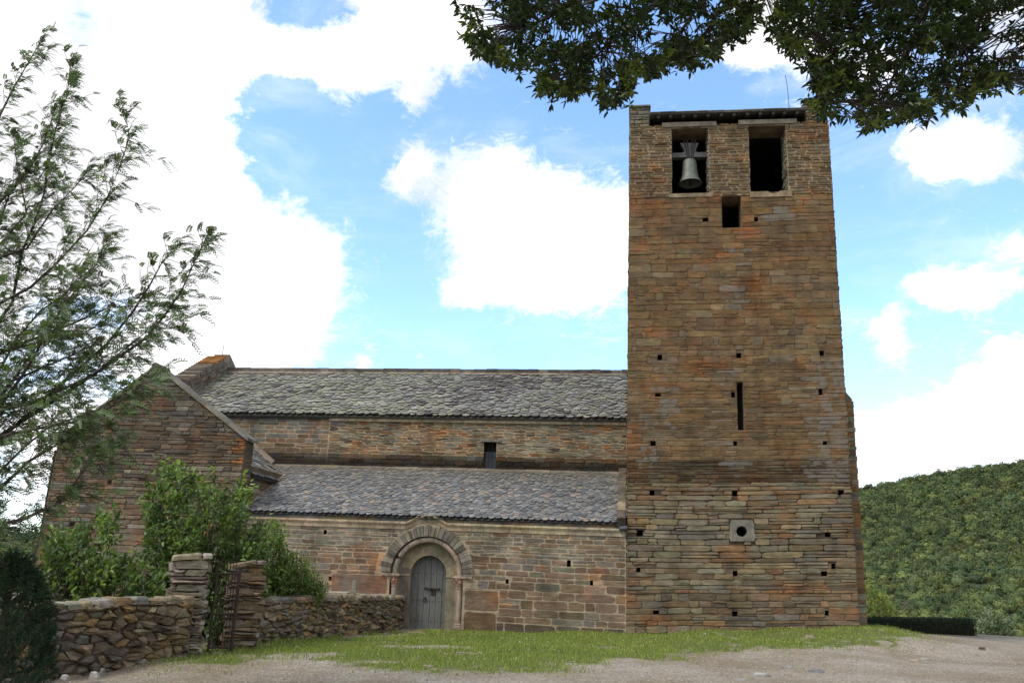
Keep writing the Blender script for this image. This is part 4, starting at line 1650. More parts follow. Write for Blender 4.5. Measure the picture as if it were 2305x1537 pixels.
# ================================================================== ground
CTRL = [(-2.1, 24.1, -.17), (-.5, 25.0, -.10), (3.5, 25.2, 0), (6.5, 24.5, .18), (8.2, 24.3, .30), (10, 24.2, .43), (11, 25.5, .42), (9.5, 22.3, .25), (6.5, 22.5, .12), (12.2, 26.0, .18), (14, 27, .03), (16, 28, 0), (12.0, 24, .12), (-7.2, 14.2, -.22), (-5.6, 16.2, -.04), (-5.2, 18.8, -.02), (-3.5, 22, -.1),
        (0, 13, 0), (5, 14, 0), (9, 15, 0), (0, 18, 0), (5, 18, 0), (10, 20, 0), (14, 22, 0), (20, 26, 0), (-2, 17, 0), (-4, 13, -.1), (-9, 12, -.25), (-10, 18, -.25), (-14, 24, -.4), (0, 8, 0), (8, 8, 0), (-8, 8, -.15), (0, 21, -.03), (20, 15, 0), (0, 0, 0), (12, 0, 0), (-12, 0, -.2), (-20, 15, -.4)]
CT = np.array(CTRL)


def gh(x, y):
    x = np.asarray(x, float)
    y = np.asarray(y, float)
    num = np.zeros(np.broadcast(x, y).shape)
    den = num + 1e-9
    for cx_, cy_, cz_ in CTRL:
        wgt = 1.0 / ((x - cx_) ** 2 + (y - cy_) ** 2 + .6) ** 2
        num = num + wgt * cz_
        den = den + wgt
    z = num / den
    rr = np.hypot(x, y)
    drop = np.maximum(0, rr - 33.0)
    z = z - sst(10, 13, x) * (0.012 * np.minimum(drop, 12) ** 2 + .3 * np.maximum(0, drop - 12))
    z = z - sst(-22, -34, x) * np.maximum(0, -x - 24) * .15
    return z + .03 * (fbm(x * .7, y * .7, 51) - .5)


# where grass grows: pixel outline of the strip on the ground, dissolved at its rim by noise
gpx = [(300, 1470), (420, 1493), (480, 1505), (560, 1500), (620, 1478), (700, 1480), (745, 1490), (830, 1508), (1000, 1509), (1150, 1510), (1290, 1503), (1340, 1490), (1420, 1484), (1500, 1480), (1580, 1465), (1700, 1458), (1820, 1455), (1950, 1451), (2030, 1446), (2085, 1439)]


def on_ground(a, b):
    z = 0.0
    for _ in range(12):
        p = gz(a, b, z)
        z = .5 * z + .5 * float(gh(p[0], p[1]))
    return gz(a, b, z)[:2]


GP = [on_ground(a, b) for a, b in gpx] + [np.array([13.2, 29.0]), np.array([11.0, 30.0]), np.array([-2.2, 26.5]), np.array([-6.2, 17.5]), np.array([-7.5, 15.0])]
GP = np.array(GP)


def inside_dist(x, y):
    """signed distance to the grass outline, positive inside"""
    x = np.asarray(x, float).ravel()
    y = np.asarray(y, float).ravel()
    ins = np.zeros(len(x), bool)
    dmin = np.full(len(x), 1e9)
    n_ = len(GP)
    for i in range(n_):
        x0, y0 = GP[i]
        x1, y1 = GP[(i + 1) % n_]
        c = ((y0 > y) != (y1 > y)) & (x < (x1 - x0) * (y - y0) / (y1 - y0 + 1e-12) + x0)
        ins ^= c
        dx, dy = x1 - x0, y1 - y0
        t_ = np.clip(((x - x0) * dx + (y - y0) * dy) / (dx * dx + dy * dy), 0, 1)
        dmin = np.minimum(dmin, np.hypot(x - x0 - t_ * dx, y - y0 - t_ * dy))
    return np.where(ins, dmin, -dmin)


BARE = [gz(830, 1437), gz(930, 1452), gz(700, 1470), gz(640, 1497), gz(760, 1500), gz(470, 1490), gz(860, 1488)]
BR = [(1.3, .5), (1.5, .5), (.7, .6), (1.2, .6), (.8, .35), (.6, .4), (.6, .3)]


def grass_density(x, y):
    sh = np.shape(x)
    sd_ = inside_dist(x, y).reshape(sh)
    nz = fbm(np.asarray(x) * 1.3, np.asarray(y) * .9, 61) - .5
    nz2 = fbm(np.asarray(x) * 4.5, np.asarray(y) * 3.5, 65) - .5
    g = sst(-.75, .95, sd_ + nz * 2.2 + nz2 * 1.6)
    for b, (rx, ry) in zip(BARE, BR):
        e = np.exp(-((np.asarray(x) - b[0]) / rx) ** 2 - ((np.asarray(y) - b[1]) / ry) ** 2)
        g = g * (1 - .92 * sst(.25, .95, e + nz * 1.3 + nz2 * 1.1))
    return g


xs = np.concatenate([np.arange(-60, -12, 2.0), np.arange(-12, 22, .16), np.arange(22, 62, 2.0)])
ys = np.concatenate([np.arange(-40, 6, 2.0), np.arange(6, 31, .16), np.arange(31, 66, 2.0)])
GX, GY = np.meshgrid(xs, ys)
GZ = gh(GX, GY)
gd = grass_density(GX, GY)
nx_, ny_ = len(xs), len(ys)
V = np.stack([GX, GY, GZ], -1).reshape(-1, 3)
ii = np.arange(nx_ * ny_).reshape(ny_, nx_)
Q = np.stack([ii[:-1, :-1], ii[:-1, 1:], ii[1:, 1:], ii[1:, :-1]], -1).reshape(-1, 4)
gcol = np.zeros((len(V), 4))
gcol[:, 0] = gd.ravel()
gcol[:, 3] = 1
m, t, b = mat('gravel_and_turf')
a = t.new('ShaderNodeAttribute', attribute_name='Col')
sp = t.new('ShaderNodeSeparateColor')
t.l.new(a.outputs['Color'], sp.inputs[0])
g = t.new('ShaderNodeNewGeometry')
pos = g.outputs['Position']
n_big = t.noise(pos, .35, 5.0, .6)
n_mid = t.noise(pos, 3.0, 5.0, .65)
vor = t.new('ShaderNodeTexVoronoi')
t.l.new(pos, vor.inputs['Vector'])
vor.inputs['Scale'].default_value = 38.0
gcolor = t.mix(t.remap(n_big, .40, .60, 0, 1), (.22, .175, .115), (.31, .27, .21))
gcolor = t.mix(t.remap(n_mid, .45, .7, 0, .5), gcolor, (.19, .155, .115))
sepc = t.new('ShaderNodeSeparateColor')
t.l.new(vor.outputs['Color'], sepc.inputs[0])
kk = t.new('ShaderNodeVectorMath', operation='SCALE')
t.l.new(gcolor, kk.inputs[0])
t.l.new(t.remap(sepc.outputs[0], 0, 1, .55, 1.4), kk.inputs[3])
soil = t.mix(n_mid, (.12, .11, .045), (.10, .13, .038))
gm = t.remap(t.math('ADD', sp.outputs[0], t.math('MULTIPLY', t.math('SUBTRACT', n_mid, .5), .6)), .3, .65, 0, 1, True)
t.l.new(t.mix(gm, kk.outputs[0], soil), b.inputs['Base Color'])
b.inputs['Roughness'].default_value = .95
b.inputs['Specular IOR Level'].default_value = .15
bp = t.new('ShaderNodeBump')
bp.inputs['Strength'].default_value = .7
bp.inputs['Distance'].default_value = .02
t.l.new(t.math('ADD', vor.outputs['Distance'], n_mid), bp.inputs['Height'])
t.l.new(bp.outputs[0], b.inputs['Normal'])
ground = bulk('ground', V, Q, gcol, m)
tag(ground, 'gravel yard with a worn grass verge in front of the church', kind='structure')

B0 = gz(588, 1448, -.02)
B1 = gz(921, 1411, -.15) * .985
# grass blades
N = 480000
gx = NR.uniform(-8, 14.5, N)
gy = NR.uniform(12.5, 29, N)
dn = grass_density(gx, gy)
clump = fbm(gx * 1.6, gy * 1.6, 71)
keep = NR.random(N) < np.clip(dn * (.35 + 1.0 * clump), 0, 1) * .62
front_ok = ((np.array([gx, gy]).T - O0[:2]) @ NN[:2]) > 0.02
keep &= front_ok | (gx > 9.5)
gx, gy = gx[keep], gy[keep]
n_ = len(gx)
pz_ = gh(gx, gy)
base = np.stack([gx, gy, pz_ - .005], 1)
hgt = (.024 + .046 * NR.random(n_) ** 1.7) * (.55 + .9 * fbm(gx * .9, gy * .9, 73))
tuft = NR.random(n_) < .012
hgt[tuft] *= 2.1
# longer growth where nobody treads, along the foot of the low wall
wd_ = np.abs((np.stack([gx, gy], 1) - B0[:2]) @ np.array([-(B1 - B0)[1], (B1 - B0)[0]]) / np.linalg.norm((B1 - B0)[:2]))
on_ = (gx > B0[0] - .2) & (gx < B1[0] + .4)
hgt[on_ & (wd_ < .45)] *= 1.9
ang = NR.uniform(0, 2 * math.pi, n_)
side = np.stack([np.cos(ang), np.sin(ang), np.zeros(n_)], 1) * (.006 + .004 * NR.random((n_, 1)))
lean = np.stack([np.cos(ang + 1.3) * .4 + .15, np.sin(ang + 1.3) * .4, np.zeros(n_)], 1) * hgt[:, None] * (.4 + .8 * NR.random((n_, 1)))
mid_ = base + lean * .4 + np.stack([0 * hgt, 0 * hgt, hgt * .6], 1)
tip = base + lean + np.stack([0 * hgt, 0 * hgt, hgt], 1)
V = np.stack([base - side, base + side, mid_ + side * .7, tip + side * .1, mid_ - side * .7], 1)
V = np.stack([base - side, base + side, tip + side * .35, tip - side * .35], 1).reshape(-1, 3)
Q = (np.arange(n_) * 4)[:, None] + np.array([0, 1, 2, 3])
tone = fbm(gx * .6, gy * .6, 75)[:, None]
gc = np.array([.27, .325, .06]) * (1 - tone) + np.array([.17, .245, .05]) * tone
dry = (NR.random((n_, 1)) < .08)
gc = np.where(dry, np.array([.24, .2, .10]), gc) * (1 + .22 * NR.standard_normal((n_, 1)))
gc = np.clip(gc, .01, .6)
gr = bulk('grass', V, Q, np.repeat(gc, 4, 0), M_GRASS)
tag(gr, 'short green grass growing along the church wall', 'grass', kind='stuff')
# little white flowers
n_ = 230
ix = NR.integers(0, len(gx), n_)
c = np.stack([gx[ix], gy[ix], pz_[ix] + .05 + .04 * NR.random(n_)], 1)
s_ = .009
V = np.concatenate([np.stack([c + [-s_, 0, -s_ * .6], c + [s_, 0, -s_ * .6], c + [s_, .004, s_ * .6], c + [-s_, .004, s_ * .6]], 1), np.stack([c + [-s_, -s_, 0], c + [s_, -s_, 0], c + [s_, s_, .002], c + [-s_, s_, .002]], 1)]).reshape(-1, 3)
Q = (np.arange(2 * n_) * 4)[:, None] + np.array([0, 1, 2, 3])
fl = bulk('flowers', V, Q, np.tile([[.7, .7, .62]], (len(V), 1)), M_GRASS)
tag(fl, 'tiny white flowers dotted through the grass', 'flowers', kind='stuff')
# pebbles
N = 26000
x_ = NR.uniform(-8, 17, N)
y_ = 11 + 17 * NR.random(N) ** 1.6
k_ = NR.random(N) < (1 - .93 * grass_density(x_, y_))
x_, y_ = x_[k_], y_[k_]
ok = ((np.array([x_, y_]).T - O0[:2]) @ NN[:2]) > 0.1
x_, y_ = x_[ok], y_[ok]
n_ = len(x_)
rad = .006 + .017 * NR.random(n_) ** 3
rad[NR.random(n_) < .006] *= 2.3
octo = np.array([[1, 0, 0], [.3, .9, .1], [-.8, .5, 0], [-.7, -.6, .1], [.4, -.9, 0], [0.1, 0, .6]])
rot = NR.uniform(0, 6.28, n_)
cr, sr = np.cos(rot), np.sin(rot)
base = octo[None] * (.7 + .6 * NR.random((n_, 6, 1))) * rad[:, None, None]
vx = base[..., 0] * cr[:, None] - base[..., 1] * sr[:, None] + x_[:, None]
vy = base[..., 0] * sr[:, None] + base[..., 1] * cr[:, None] + y_[:, None]
vz = base[..., 2] + gh(x_, y_)[:, None] + .001
V = np.stack([vx, vy, vz], -1).reshape(-1, 3)
tri = np.array([[0, 1, 5], [1, 2, 5], [2, 3, 5], [3, 4, 5], [4, 0, 5]])
Q = ((np.arange(n_) * 6)[:, None, None] + tri[None]).reshape(-1, 3)
pc = jcol((.28, .245, .20), n_, .5, .08)
pb = bulk('gravel', V, Q, np.repeat(pc, 6, 0), M_FIELD)
tag(pb, 'loose grey and buff pebbles over the yard', 'gravel', kind='stuff')


# ================================================================== loose stones lying about
def rock(name, px, py, wpx, flat, col, label, group=None, z=None):
    p = gz(px, py)
    p[2] = float(gh(p[0], p[1]))
    p = gz(px, py, p[2])
    r_ = wpx / FPX * p[1] / 2
    bm_v, n_ = [], 9
    mb = MB()
    rings = [(1.0, -.02), (.98, .35), (.75, .85), (.0, 1.0)]
    rr = [R.uniform(.75, 1.15) for _ in range(n_)]
    vs = []
    for q_, z_ in rings[:-1]:
        for k in range(n_):
            a = 2 * math.pi * k / n_
            vs.append(p + np.array([math.cos(a) * r_ * q_ * rr[k], math.sin(a) * r_ * .8 * q_ * rr[k], (z_ + R.uniform(-.12, .12)) * flat]))
    vs.append(p + np.array([0, 0, flat]))
    fs = [(i * n_ + k, i * n_ + (k + 1) % n_, (i + 1) * n_ + (k + 1) % n_, (i + 1) * n_ + k) for i in range(2) for k in range(n_)] + [(2 * n_ + k, 2 * n_ + (k + 1) % n_, 3 * n_) for k in range(n_)]
    mb.add(vs, fs, col)
    o = mb.build(name, M_FIELD, origin=p)
    return tag(o, label, 'stone', group)


GRP = 'loose stones lying on the gravel'
rock('loose_stone', 1715, 1520, 44, .045, (.30, .29, .26, 0), 'largest pale flat stone lying in the gravel near the bottom edge, front of the tower', GRP)
rock('loose_stone', 1667, 1531, 22, .03, (.27, .26, .24, 0), 'small pale slab in the gravel just left of the largest flat stone', GRP)
rock('loose_stone', 1771, 1501, 28, .03, (.26, .25, .23, 0), 'light flat stone in the gravel just behind and right of the largest slab', GRP)
rock('loose_stone', 1838, 1511, 36, .04, (.15, .15, .155, 0), 'dark grey flat stone in the gravel right of the largest pale slab', GRP)
rock('loose_stone', 1729, 1488, 18, .025, (.24, .23, .21, 0), 'small grey stone in the gravel nearest the grass edge before the tower', GRP)
rock('loose_stone', 2058, 1487, 26, .035, (.27, .22, .16, 0), 'buff flat stone in the gravel, left of a touching pair to the right', GRP)
rock('loose_stone', 2083, 1484, 26, .045, (.26, .24, .2, 0), 'buff domed stone in the gravel, right of a touching pair', GRP)
rock('loose_stone', 2210, 1460, 14, .05, (.09, .07, .06, 0), 'small dark stone alone on the gravel at the far right', GRP)
rock('loose_stone', 211, 1527, 24, .11, (.36, .34, .30, 0), 'white angular rock at the foot of the left dry stone wall', 'rocks at the foot of the wall')
rock('loose_stone', 145, 1528, 18, .07, (.33, .32, .30, 0), 'small white rock beside the conifer below the dry stone wall', 'rocks at the foot of the wall')
rock('loose_stone', 229, 1519, 13, .11, (.2, .19, .16, 0), 'small grey rock leaning behind the white angular rock', 'rocks at the foot of the wall')
rock('loose_stone', 114, 1510, 26, .17, (.25, .22, .17, 0), 'rough brown boulder between the conifer and the dry stone wall', 'rocks at the foot of the wall')
rock('doorstep', 492, 1470, 36, .03, (.22, .2, .17, 0), 'flat stone slab lying in the grass below the iron gate')


# ================================================================== dry stone walls, piers, gate
class Plane:
    """vertical plane through two ground points; u runs from a to b"""
    def __init__(self, a, b, face=1):
        self.a = np.array([a[0], a[1], 0.0])
        d = np.array([b[0] - a[0], b[1] - a[1], 0.0])
        self.L = float(np.linalg.norm(d))
        self.U = d / self.L
        self.N = np.array([self.U[1], -self.U[0], 0])

    def __call__(self, u, v, ww=0.0):
        return self.a + self.U * u + ZZ * v + self.N * ww

    def uv(self, px, py):
        Mx = np.array([self.U, ZZ, -ray(px, py)]).T
        u, v, _ = np.linalg.solve(Mx, EYEP - self.a)
        return float(u), float(v)


FIELD = [(.19, .142, .085), (.16, .122, .078), (.21, .16, .095), (.14, .112, .078), (.17, .14, .10), (.22, .17, .105), (.12, .10, .08), (.22, .145, .07), (.185, .175, .145), (.10, .078, .055)]


def field_wall(name, P, tops, v0, su, sv, dep, thick, label, u0=0.0, u1=None, cap=True, pal=FIELD, endcap=True):
    u1 = P.L if u1 is None else u1
    tu = [P.uv(*q_) for q_ in tops]
    tu.sort()

    def top(u):
        return float(np.interp(u, [q_[0] for q_ in tu], [q_[1] for q_ in tu]))
    mb = MB()
    k = max(2, int((u1 - u0) / .4))
    hearts = (.10, .08, .055, 0)
    us_ = np.linspace(u0, u1, k + 1)
    for a, b_ in zip(us_, us_[1:]):
        ta, tb = top(a) - .06, top(b_) - .06
        mb.add([P(a, v0, 0), P(b_, v0, 0), P(b_, tb, 0), P(a, ta, 0), P(a, v0, -thick), P(b_, v0, -thick), P(b_, tb, -thick), P(a, ta, -thick)], [(0, 1, 2, 3), (3, 2, 6, 7), (5, 4, 7, 6), (0, 3, 7, 4), (1, 5, 6, 2)], hearts)
    vmax = max(q_[1] for q_ in tu)
    for p in voronoi(u0, u1, v0, vmax - .03, su, sv, (), .55, R, .24):
        cu, cv = sum(x for x, _ in p) / len(p), sum(y for _, y in p) / len(p)
        tt = top(cu) - .08
        p = clip_half(p, 0, 1, tt)
        if len(p) < 3:
            continue
        c = pick(pal, .1, .2)
        stone(mb, P, p, R.uniform(.35, 1.15) * dep, c, R.uniform(.006, .02), R.uniform(.012, .03), .03, .38, base=-.06, facet=.55)
    # back face, coarse
    Pb = lambda u, v, ww: P(u, v, -thick - ww)
    for p in voronoi(u0, u1, v0, vmax - .03, su * 1.3, sv * 1.3, (), .46):
        cu = sum(x for x, _ in p) / len(p)
        p = clip_half(p, 0, 1, top(cu) - .08)
        if len(p) > 2:
            stone(mb, Pb, p[::-1], R.uniform(.4, 1) * dep, pick(pal, .1, .2), .012, .03, .02, .15, base=-.05)
    if endcap:
        for (ue, sg) in ((u0, -1), (u1, 1)):
            for p in voronoi(-thick, 0, v0, top(ue) - .05, .25, .12, (), .4):
                p = p if sg < 0 else p
                stone(mb, lambda a, v, ww: P(ue + sg * ww, v, a), p, R.uniform(.3, 1) * dep * .6, pick(pal, .1, .2), .01, .025, .02, .15, base=-.04)
    if cap:
        u = u0 - .05
        while u < u1:
            ww = R.uniform(.22, .55) * (su / .3)
            e = min(u + ww, u1 + .06)
            m_ = (u + e) / 2
            t1 = R.uniform(.055, .12)
            zb = top(m_) - .10
            tl = R.uniform(-.03, .03)
            p = [(u + .01, -thick - R.uniform(.0, .06)), (m_, -thick - R.uniform(.02, .09)), (e - .01, -thick - R.uniform(0, .06)), (e - .01, R.uniform(.02, .09)), (m_, R.uniform(.05, .1)), (u + .01, R.uniform(.02, .09))]
            stone(mb, lambda a, c_, ww2: P(a, zb + ww2 + tl * (a - m_) / max(.1, e - u), c_), p[::1], t1, pick(pal + [(.25, .215, .165)], .1, .15), .005, .03, .018, .05, base=-.03)
            u = e
    mid = P((u0 + u1) / 2, v0, -thick / 2)
    o = mb.build(name, M_FIELD, origin=mid)
    return o


A0 = gz(112, 1528, -.22)
A1 = gz(462, 1471, -.04)
d0 = (A0 - A1) / np.linalg.norm(A0 - A1)
Aext = A0 + d0 * 1.6
PL = Plane(Aext, A1)
o = field_wall('dry_stone_wall', PL, [(60, 1356), (110, 1353), (160, 1352), (215, 1352), (260, 1346), (330, 1343), (380, 1343), (465, 1340)], -.5, .235, .11, .10, .45, '', u1=PL.L - .45)
tag(o, 'rough dry stone wall on the left, behind the dark conifer and below the shrubs', 'stone wall', 'dry stone walls beside the gate')
B0 = gz(588, 1448, -.02)
B1 = gz(921, 1411, -.15)
B1 = B1 * .985
PR = Plane(B0, B1)
o = field_wall('dry_stone_wall', PR, [(585, 1346), (650, 1342), (720, 1341), (790, 1339), (860, 1339), (921, 1338)], -.4, .24, .10, .07, .45, '', u0=-.25)
tag(o, 'dry stone wall running from the right gate pier to the church door', 'stone wall', 'dry stone walls beside the gate')


def pier(name, a, b, side, tops, v0, label, pal, cg):
    """square gate pier of stacked slabs; a-b is its front face"""
    P = Plane(a, b)
    zt = [P.uv(*q_) for q_ in tops]
    zt.sort()
    top = lambda u: float(np.interp(u, [q_[0] for q_ in zt], [q_[1] for q_ in zt]))
    L, Dp = P.L, .6
    mb = MB()
    mx = max(q_[1] for q_ in zt)
    mb.box8([P(.05, v0, -.05), P(L - .05, v0, -.05), P(L - .05, v0, -Dp + .05), P(.05, v0, -Dp + .05), P(.05, top(0) - .08, -.05), P(L - .05, top(L) - .08, -.05), P(L - .05, top(L) - .08, -Dp + .05), P(.05, top(0) - .08, -Dp + .05)], (.12, .10, .07, 0))
    maps = [(P, L, False), (lambda u, v, ww: P(L - .0 + ww, v, -u), Dp, False), (lambda u, v, ww: P(L - u, v, -Dp - ww), L, False), (lambda u, v, ww: P(-ww, v, -Dp + u), Dp, False)]
    for fn, ln, _ in maps:
        for p in courses(0.0, ln, v0, mx, (.07, .20), (.25, .8), (), .3, .07, .05):
            cu = sum(x for x, _ in p) / len(p)
            if fn is P:
                p = clip_half(p, 0, 1, top(cu) - .06)
            else:
                p = clip_half(p, 0, 1, min(top(0), top(L)) - .06)
            if len(p) > 2:
                stone(mb, fn, p, R.uniform(-.01, .10), pick(pal, .1, .2), R.uniform(.004, .016), R.uniform(.015, .035), .03, .3, base=-.1, facet=.5)
    k = 0.0
    u = -.06
    while u < L:
        e = min(u + R.uniform(.35, .8), L + .06)
        m_ = (u + e) / 2
        zb = top(m_) - .07
        sl = (top(min(e, L)) - top(max(u, 0))) / max(.1, e - u)
        p = [(u, -Dp - .06), (m_, -Dp - .1), (e, -Dp - .06), (e, .06), (m_, .09), (u, .06)]
        stone(mb, lambda a_, c_, w2: P(a_, zb + w2 + sl * (a_ - m_), c_), p, R.uniform(.05, .08), pick(cg, .1, .1), .004, .025, .015, .03, base=-.03)
        u = e
    o = mb.build(name, M_FIELD, origin=P(L / 2, v0, -Dp / 2))
    return tag(o, label, 'gate pier', 'stone piers of the iron gate')


PALEF = [(.28, .245, .19), (.25, .215, .165), (.22, .185, .135), (.19, .155, .11), (.30, .265, .215), (.16, .13, .10)]
q0 = gz(374, 1472, -.05)
dirx = np.array([math.cos(.33), math.sin(.33)])
p1 = gz(443, 1474, -.05)[:2]
p0_ = p1 - dirx * .60
pier('gate_pier', p0_, p1, 1, [(370, 1262), (388, 1252), (420, 1247), (467, 1245)], -.4, 'pale rough stone pier on the left of the iron gate', PALEF, PALEF)
p0_ = gz(520, 1462, -.03)[:2]
p1 = p0_ + dirx * .85
p1 = gz(594, 1449, -.02)[:2] * .93 + p1 * .07
p1 = p0_ + (p1 - p0_) / np.linalg.norm(p1 - p0_) * .9
pier('gate_pier', p0_ + np.array([-.20, .1]), p0_ + np.array([-.20, .1]) + dirx * .62, 1, [(512, 1276), (530, 1270), (555, 1261), (596, 1259)], -.4, 'brown rough stone pier on the right of the iron gate', FIELD, FIELD)

ga0 = gz(468, 1468, -.03)
ga1 = gz(519, 1469, -.03)
ga1 = ga0 + (ga1 - ga0) * 1.0
G = Plane(gz(465, 1468, -.03), gz(517, 1467, -.03))
gate = empty('iron_gate', G(G.L / 2, -.03, 0))
tag(gate, 'narrow rusty iron bar gate between two rough stone piers', 'gate')
gt = G.uv(495, 1290)[1]
gm_ = G.uv(495, 1381)[1]
mb = MB()
mb.tube([G(G.L + .02, -.1, 0), G(G.L + .02, gt + .13, 0)], .034, 8)
mb.tube([G(0.02, -.05, 0), G(.02, gt, 0)], .022, 8)
for z_ in (gt, gm_, .06):
    mb.tube([G(0, z_, 0), G(G.L, z_, 0)], .02, 6)
mb.tube([G(G.L, gt - .2, .02), G(G.L + .16, gt - .22, .0)], .03, 6)
mb.build('frame', M_IRON, gate)
for k in range(7):
    mb = MB()
    u = G.L * (k + .7) / 7.8
    mb.tube([G(u, 0, 0), G(u, gt + .22, 0), G(u, gt + .26, 0)], [.009, .009, .002], 6)
    mb.build('bar', M_IRON, gate)

# old gravestone seen over the wall, and a low slab tomb
mb = MB()
p = aty(795, 1336, 24.2)
g0 = np.array([p[0], p[1], 0])
hw = 9 / FPX * 24.2 / 1.0
top_z = aty(795, 1304, 24.2)[2]
prof = [(-hw * .6, -.2), (hw * .6, -.2), (hw * .62, top_z - .25), (hw * .45, top_z - .22), (hw * .5, top_z - .1), (hw * .2, top_z), (-hw * .25, top_z), (-hw * .5, top_z - .08), (-hw * .45, top_z - .22), (-hw * .6, top_z - .25)]
n_ = len(prof)
mb.add([g0 + np.array([a, 0, b]) for a, b in prof] + [g0 + np.array([a, .12, b]) for a, b in prof], [tuple(range(n_)), tuple(range(2 * n_ - 1, n_ - 1, -1))] + [(i, n_ + i, n_ + (i + 1) % n_, (i + 1) % n_) for i in range(n_)], (.24, .22, .17, 0))
o = mb.build('gravestone', M_FIELD, origin=g0)
tag(o, 'slim weathered standing stone rising just behind the low wall near the door', 'gravestone')
mb = MB()
pa, pb = aty(705, 1334, 23.4), aty(780, 1334, 23.4)
za = pa[2]
for (z0_, z1_, gx_) in ((-.2, za - .06, .06), (za - .05, za + .02, 0)):
    mb.box8([np.array([pa[0] + gx_, pa[1] + gx_, z0_]), np.array([pb[0] - gx_, pa[1] + gx_, z0_]), np.array([pb[0] - gx_, pa[1] + .6 - gx_, z0_]), np.array([pa[0] + gx_, pa[1] + .6 - gx_, z0_]), np.array([pa[0] + gx_, pa[1] + gx_, z1_]), np.array([pb[0] - gx_, pa[1] + gx_, z1_]), np.array([pb[0] - gx_, pa[1] + .6 - gx_, z1_ + .03]), np.array([pa[0] + gx_, pa[1] + .6 - gx_, z1_ + .03])], (.27, .235, .18, 0))
o = mb.build('tomb_slab', M_FIELD, origin=(float(pa[0]), float(pa[1]), 0.))
tag(o, 'low buff stone tomb showing over the wall beside the shrub', 'tomb')


# ================================================================== vegetation
def in_poly(px, py, poly):
    px = np.asarray(px)
    py = np.asarray(py)
    ins = np.zeros(px.shape, bool)
    n_ = len(poly)
    for i in range(n_):
        x0, y0 = poly[i]
        x1, y1 = poly[(i + 1) % n_]
        ins ^= ((y0 > py) != (y1 > py)) & (px < (x1 - x0) * (py - y0) / (y1 - y0 + 1e-9) + x0)
    return ins


def rays(px, py):
    X = (px - CW / 2) / FPX
    Y = -(py - CH / 2) / FPX
    X0 = X * math.cos(ROLL) - Y * math.sin(ROLL)
    Y0 = X * math.sin(ROLL) + Y * math.cos(ROLL)
    return np.stack([X0, math.cos(PITCH) - Y0 * math.sin(PITCH), math.sin(PITCH) + Y0 * math.cos(PITCH)], -1)


def sample_poly(poly, n, seed=0, thr=None, sc=90.0, grow=1.0):
    xs_ = [p[0] for p in poly]
    ys_ = [p[1] for p in poly]
    out = np.zeros((0, 2))
    while len(out) < n:
        p = np.stack([NR.uniform(min(xs_), max(xs_), n * 2), NR.uniform(min(ys_), max(ys_), n * 2)], 1)
        k = in_poly(p[:, 0], p[:, 1], poly)
        if thr is not None:
            k &= fbm(p[:, 0] / sc, p[:, 1] / sc, seed) > thr
        out = np.concatenate([out, p[k]])
    return out[:n]


def rand_dir(n, bias=(0, 0, 0), amt=1.0):
    return unit(NR.standard_normal((n, 3)) * amt + np.asarray(bias))


def shrub(name, label, poly, y0, y1, ntips, nleaf, ll, lw, cols, base_px, group=None, bias=(.35, -.2, .35), stems=8, thr=None, zg=-.1):
    """leafy shrub: tips spread through a volume, leaves clustered on the upper part of each shoot, bare stems below"""
    tips = sample_poly(poly, ntips, 5, thr, 60.0)
    d = rays(tips[:, 0], tips[:, 1])
    yy = NR.uniform(y0, y1, ntips)
    cxp = np.mean([p[0] for p in poly])
    hwid = (max(p[0] for p in poly) - min(p[0] for p in poly)) / 2
    # rounder body: less depth spread toward the flanks
    sq = np.sqrt(np.clip(1 - ((tips[:, 0] - cxp) / hwid) ** 2, .05, 1))
    ym = (y0 + y1) / 2
    yy = ym + (yy - ym) * sq
    P = EYEP + d * (yy / d[:, 1])[:, None]
    bx = aty(base_px[0], base_px[1], ym)
    base = np.array([bx[0], bx[1], zg])
    root = empty(name, base)
    tag(root, label, 'shrub', group)
    mb = MB()
    nb = np.array([base + np.array([R.uniform(-.5, .5) * hwid / FPX * ym, R.uniform(-.3, .3), 0]) for _ in range(stems)])
    for i in range(0, ntips, 2):
        s_ = nb[np.argmin(np.linalg.norm((nb - P[i])[:, :2], axis=1) + NR.random(stems) * .6)]
        m1 = s_ * .55 + P[i] * .45 + np.array([(s_[0] - P[i][0]) * .12 + R.uniform(-.1, .1), R.uniform(-.1, .1), .12])
        e = P[i] + (P[i] - m1) * .05
        mb.tube([s_, m1, e], [.018, .010, .004], 4, cap=False)
    mb.build('stems', M_BARK, root)
    # leaves
    k = int(nleaf * 1.5)
    n_ = ntips * k
    tt = NR.random((ntips, k)) ** .8
    axis = unit(P - base + np.array([0, 0, .8]) + NR.standard_normal((ntips, 3)) * .25)
    ln = .42
    pos = (P[:, None, :] - axis[:, None, :] * (tt * ln)[..., None] + NR.standard_normal((ntips, k, 3)) * .055).reshape(-1, 3)
    out = rand_dir(n_, bias) + np.repeat(axis, k, 0) * .5
    nor = unit(np.array([0, -.25, 1.0]) + NR.standard_normal((n_, 3)) * .55)
    L = ll * NR.uniform(.65, 1.2, n_)
    Vv, Qq = leaves(pos, out, nor, L, L * lw, .2, .25)
    ci = NR.integers(0, len(cols), ntips)
    cc = np.repeat(np.array(cols)[ci], k, 0)
    cc = np.clip(cc * (1 + .28 * NR.standard_normal((n_, 1))) * (1 + .06 * NR.standard_normal((n_, 3))), .008, .5)
    bulk('foliage', Vv, Qq, np.repeat(cc, 6, 0), M_LEAF, root)
    return root


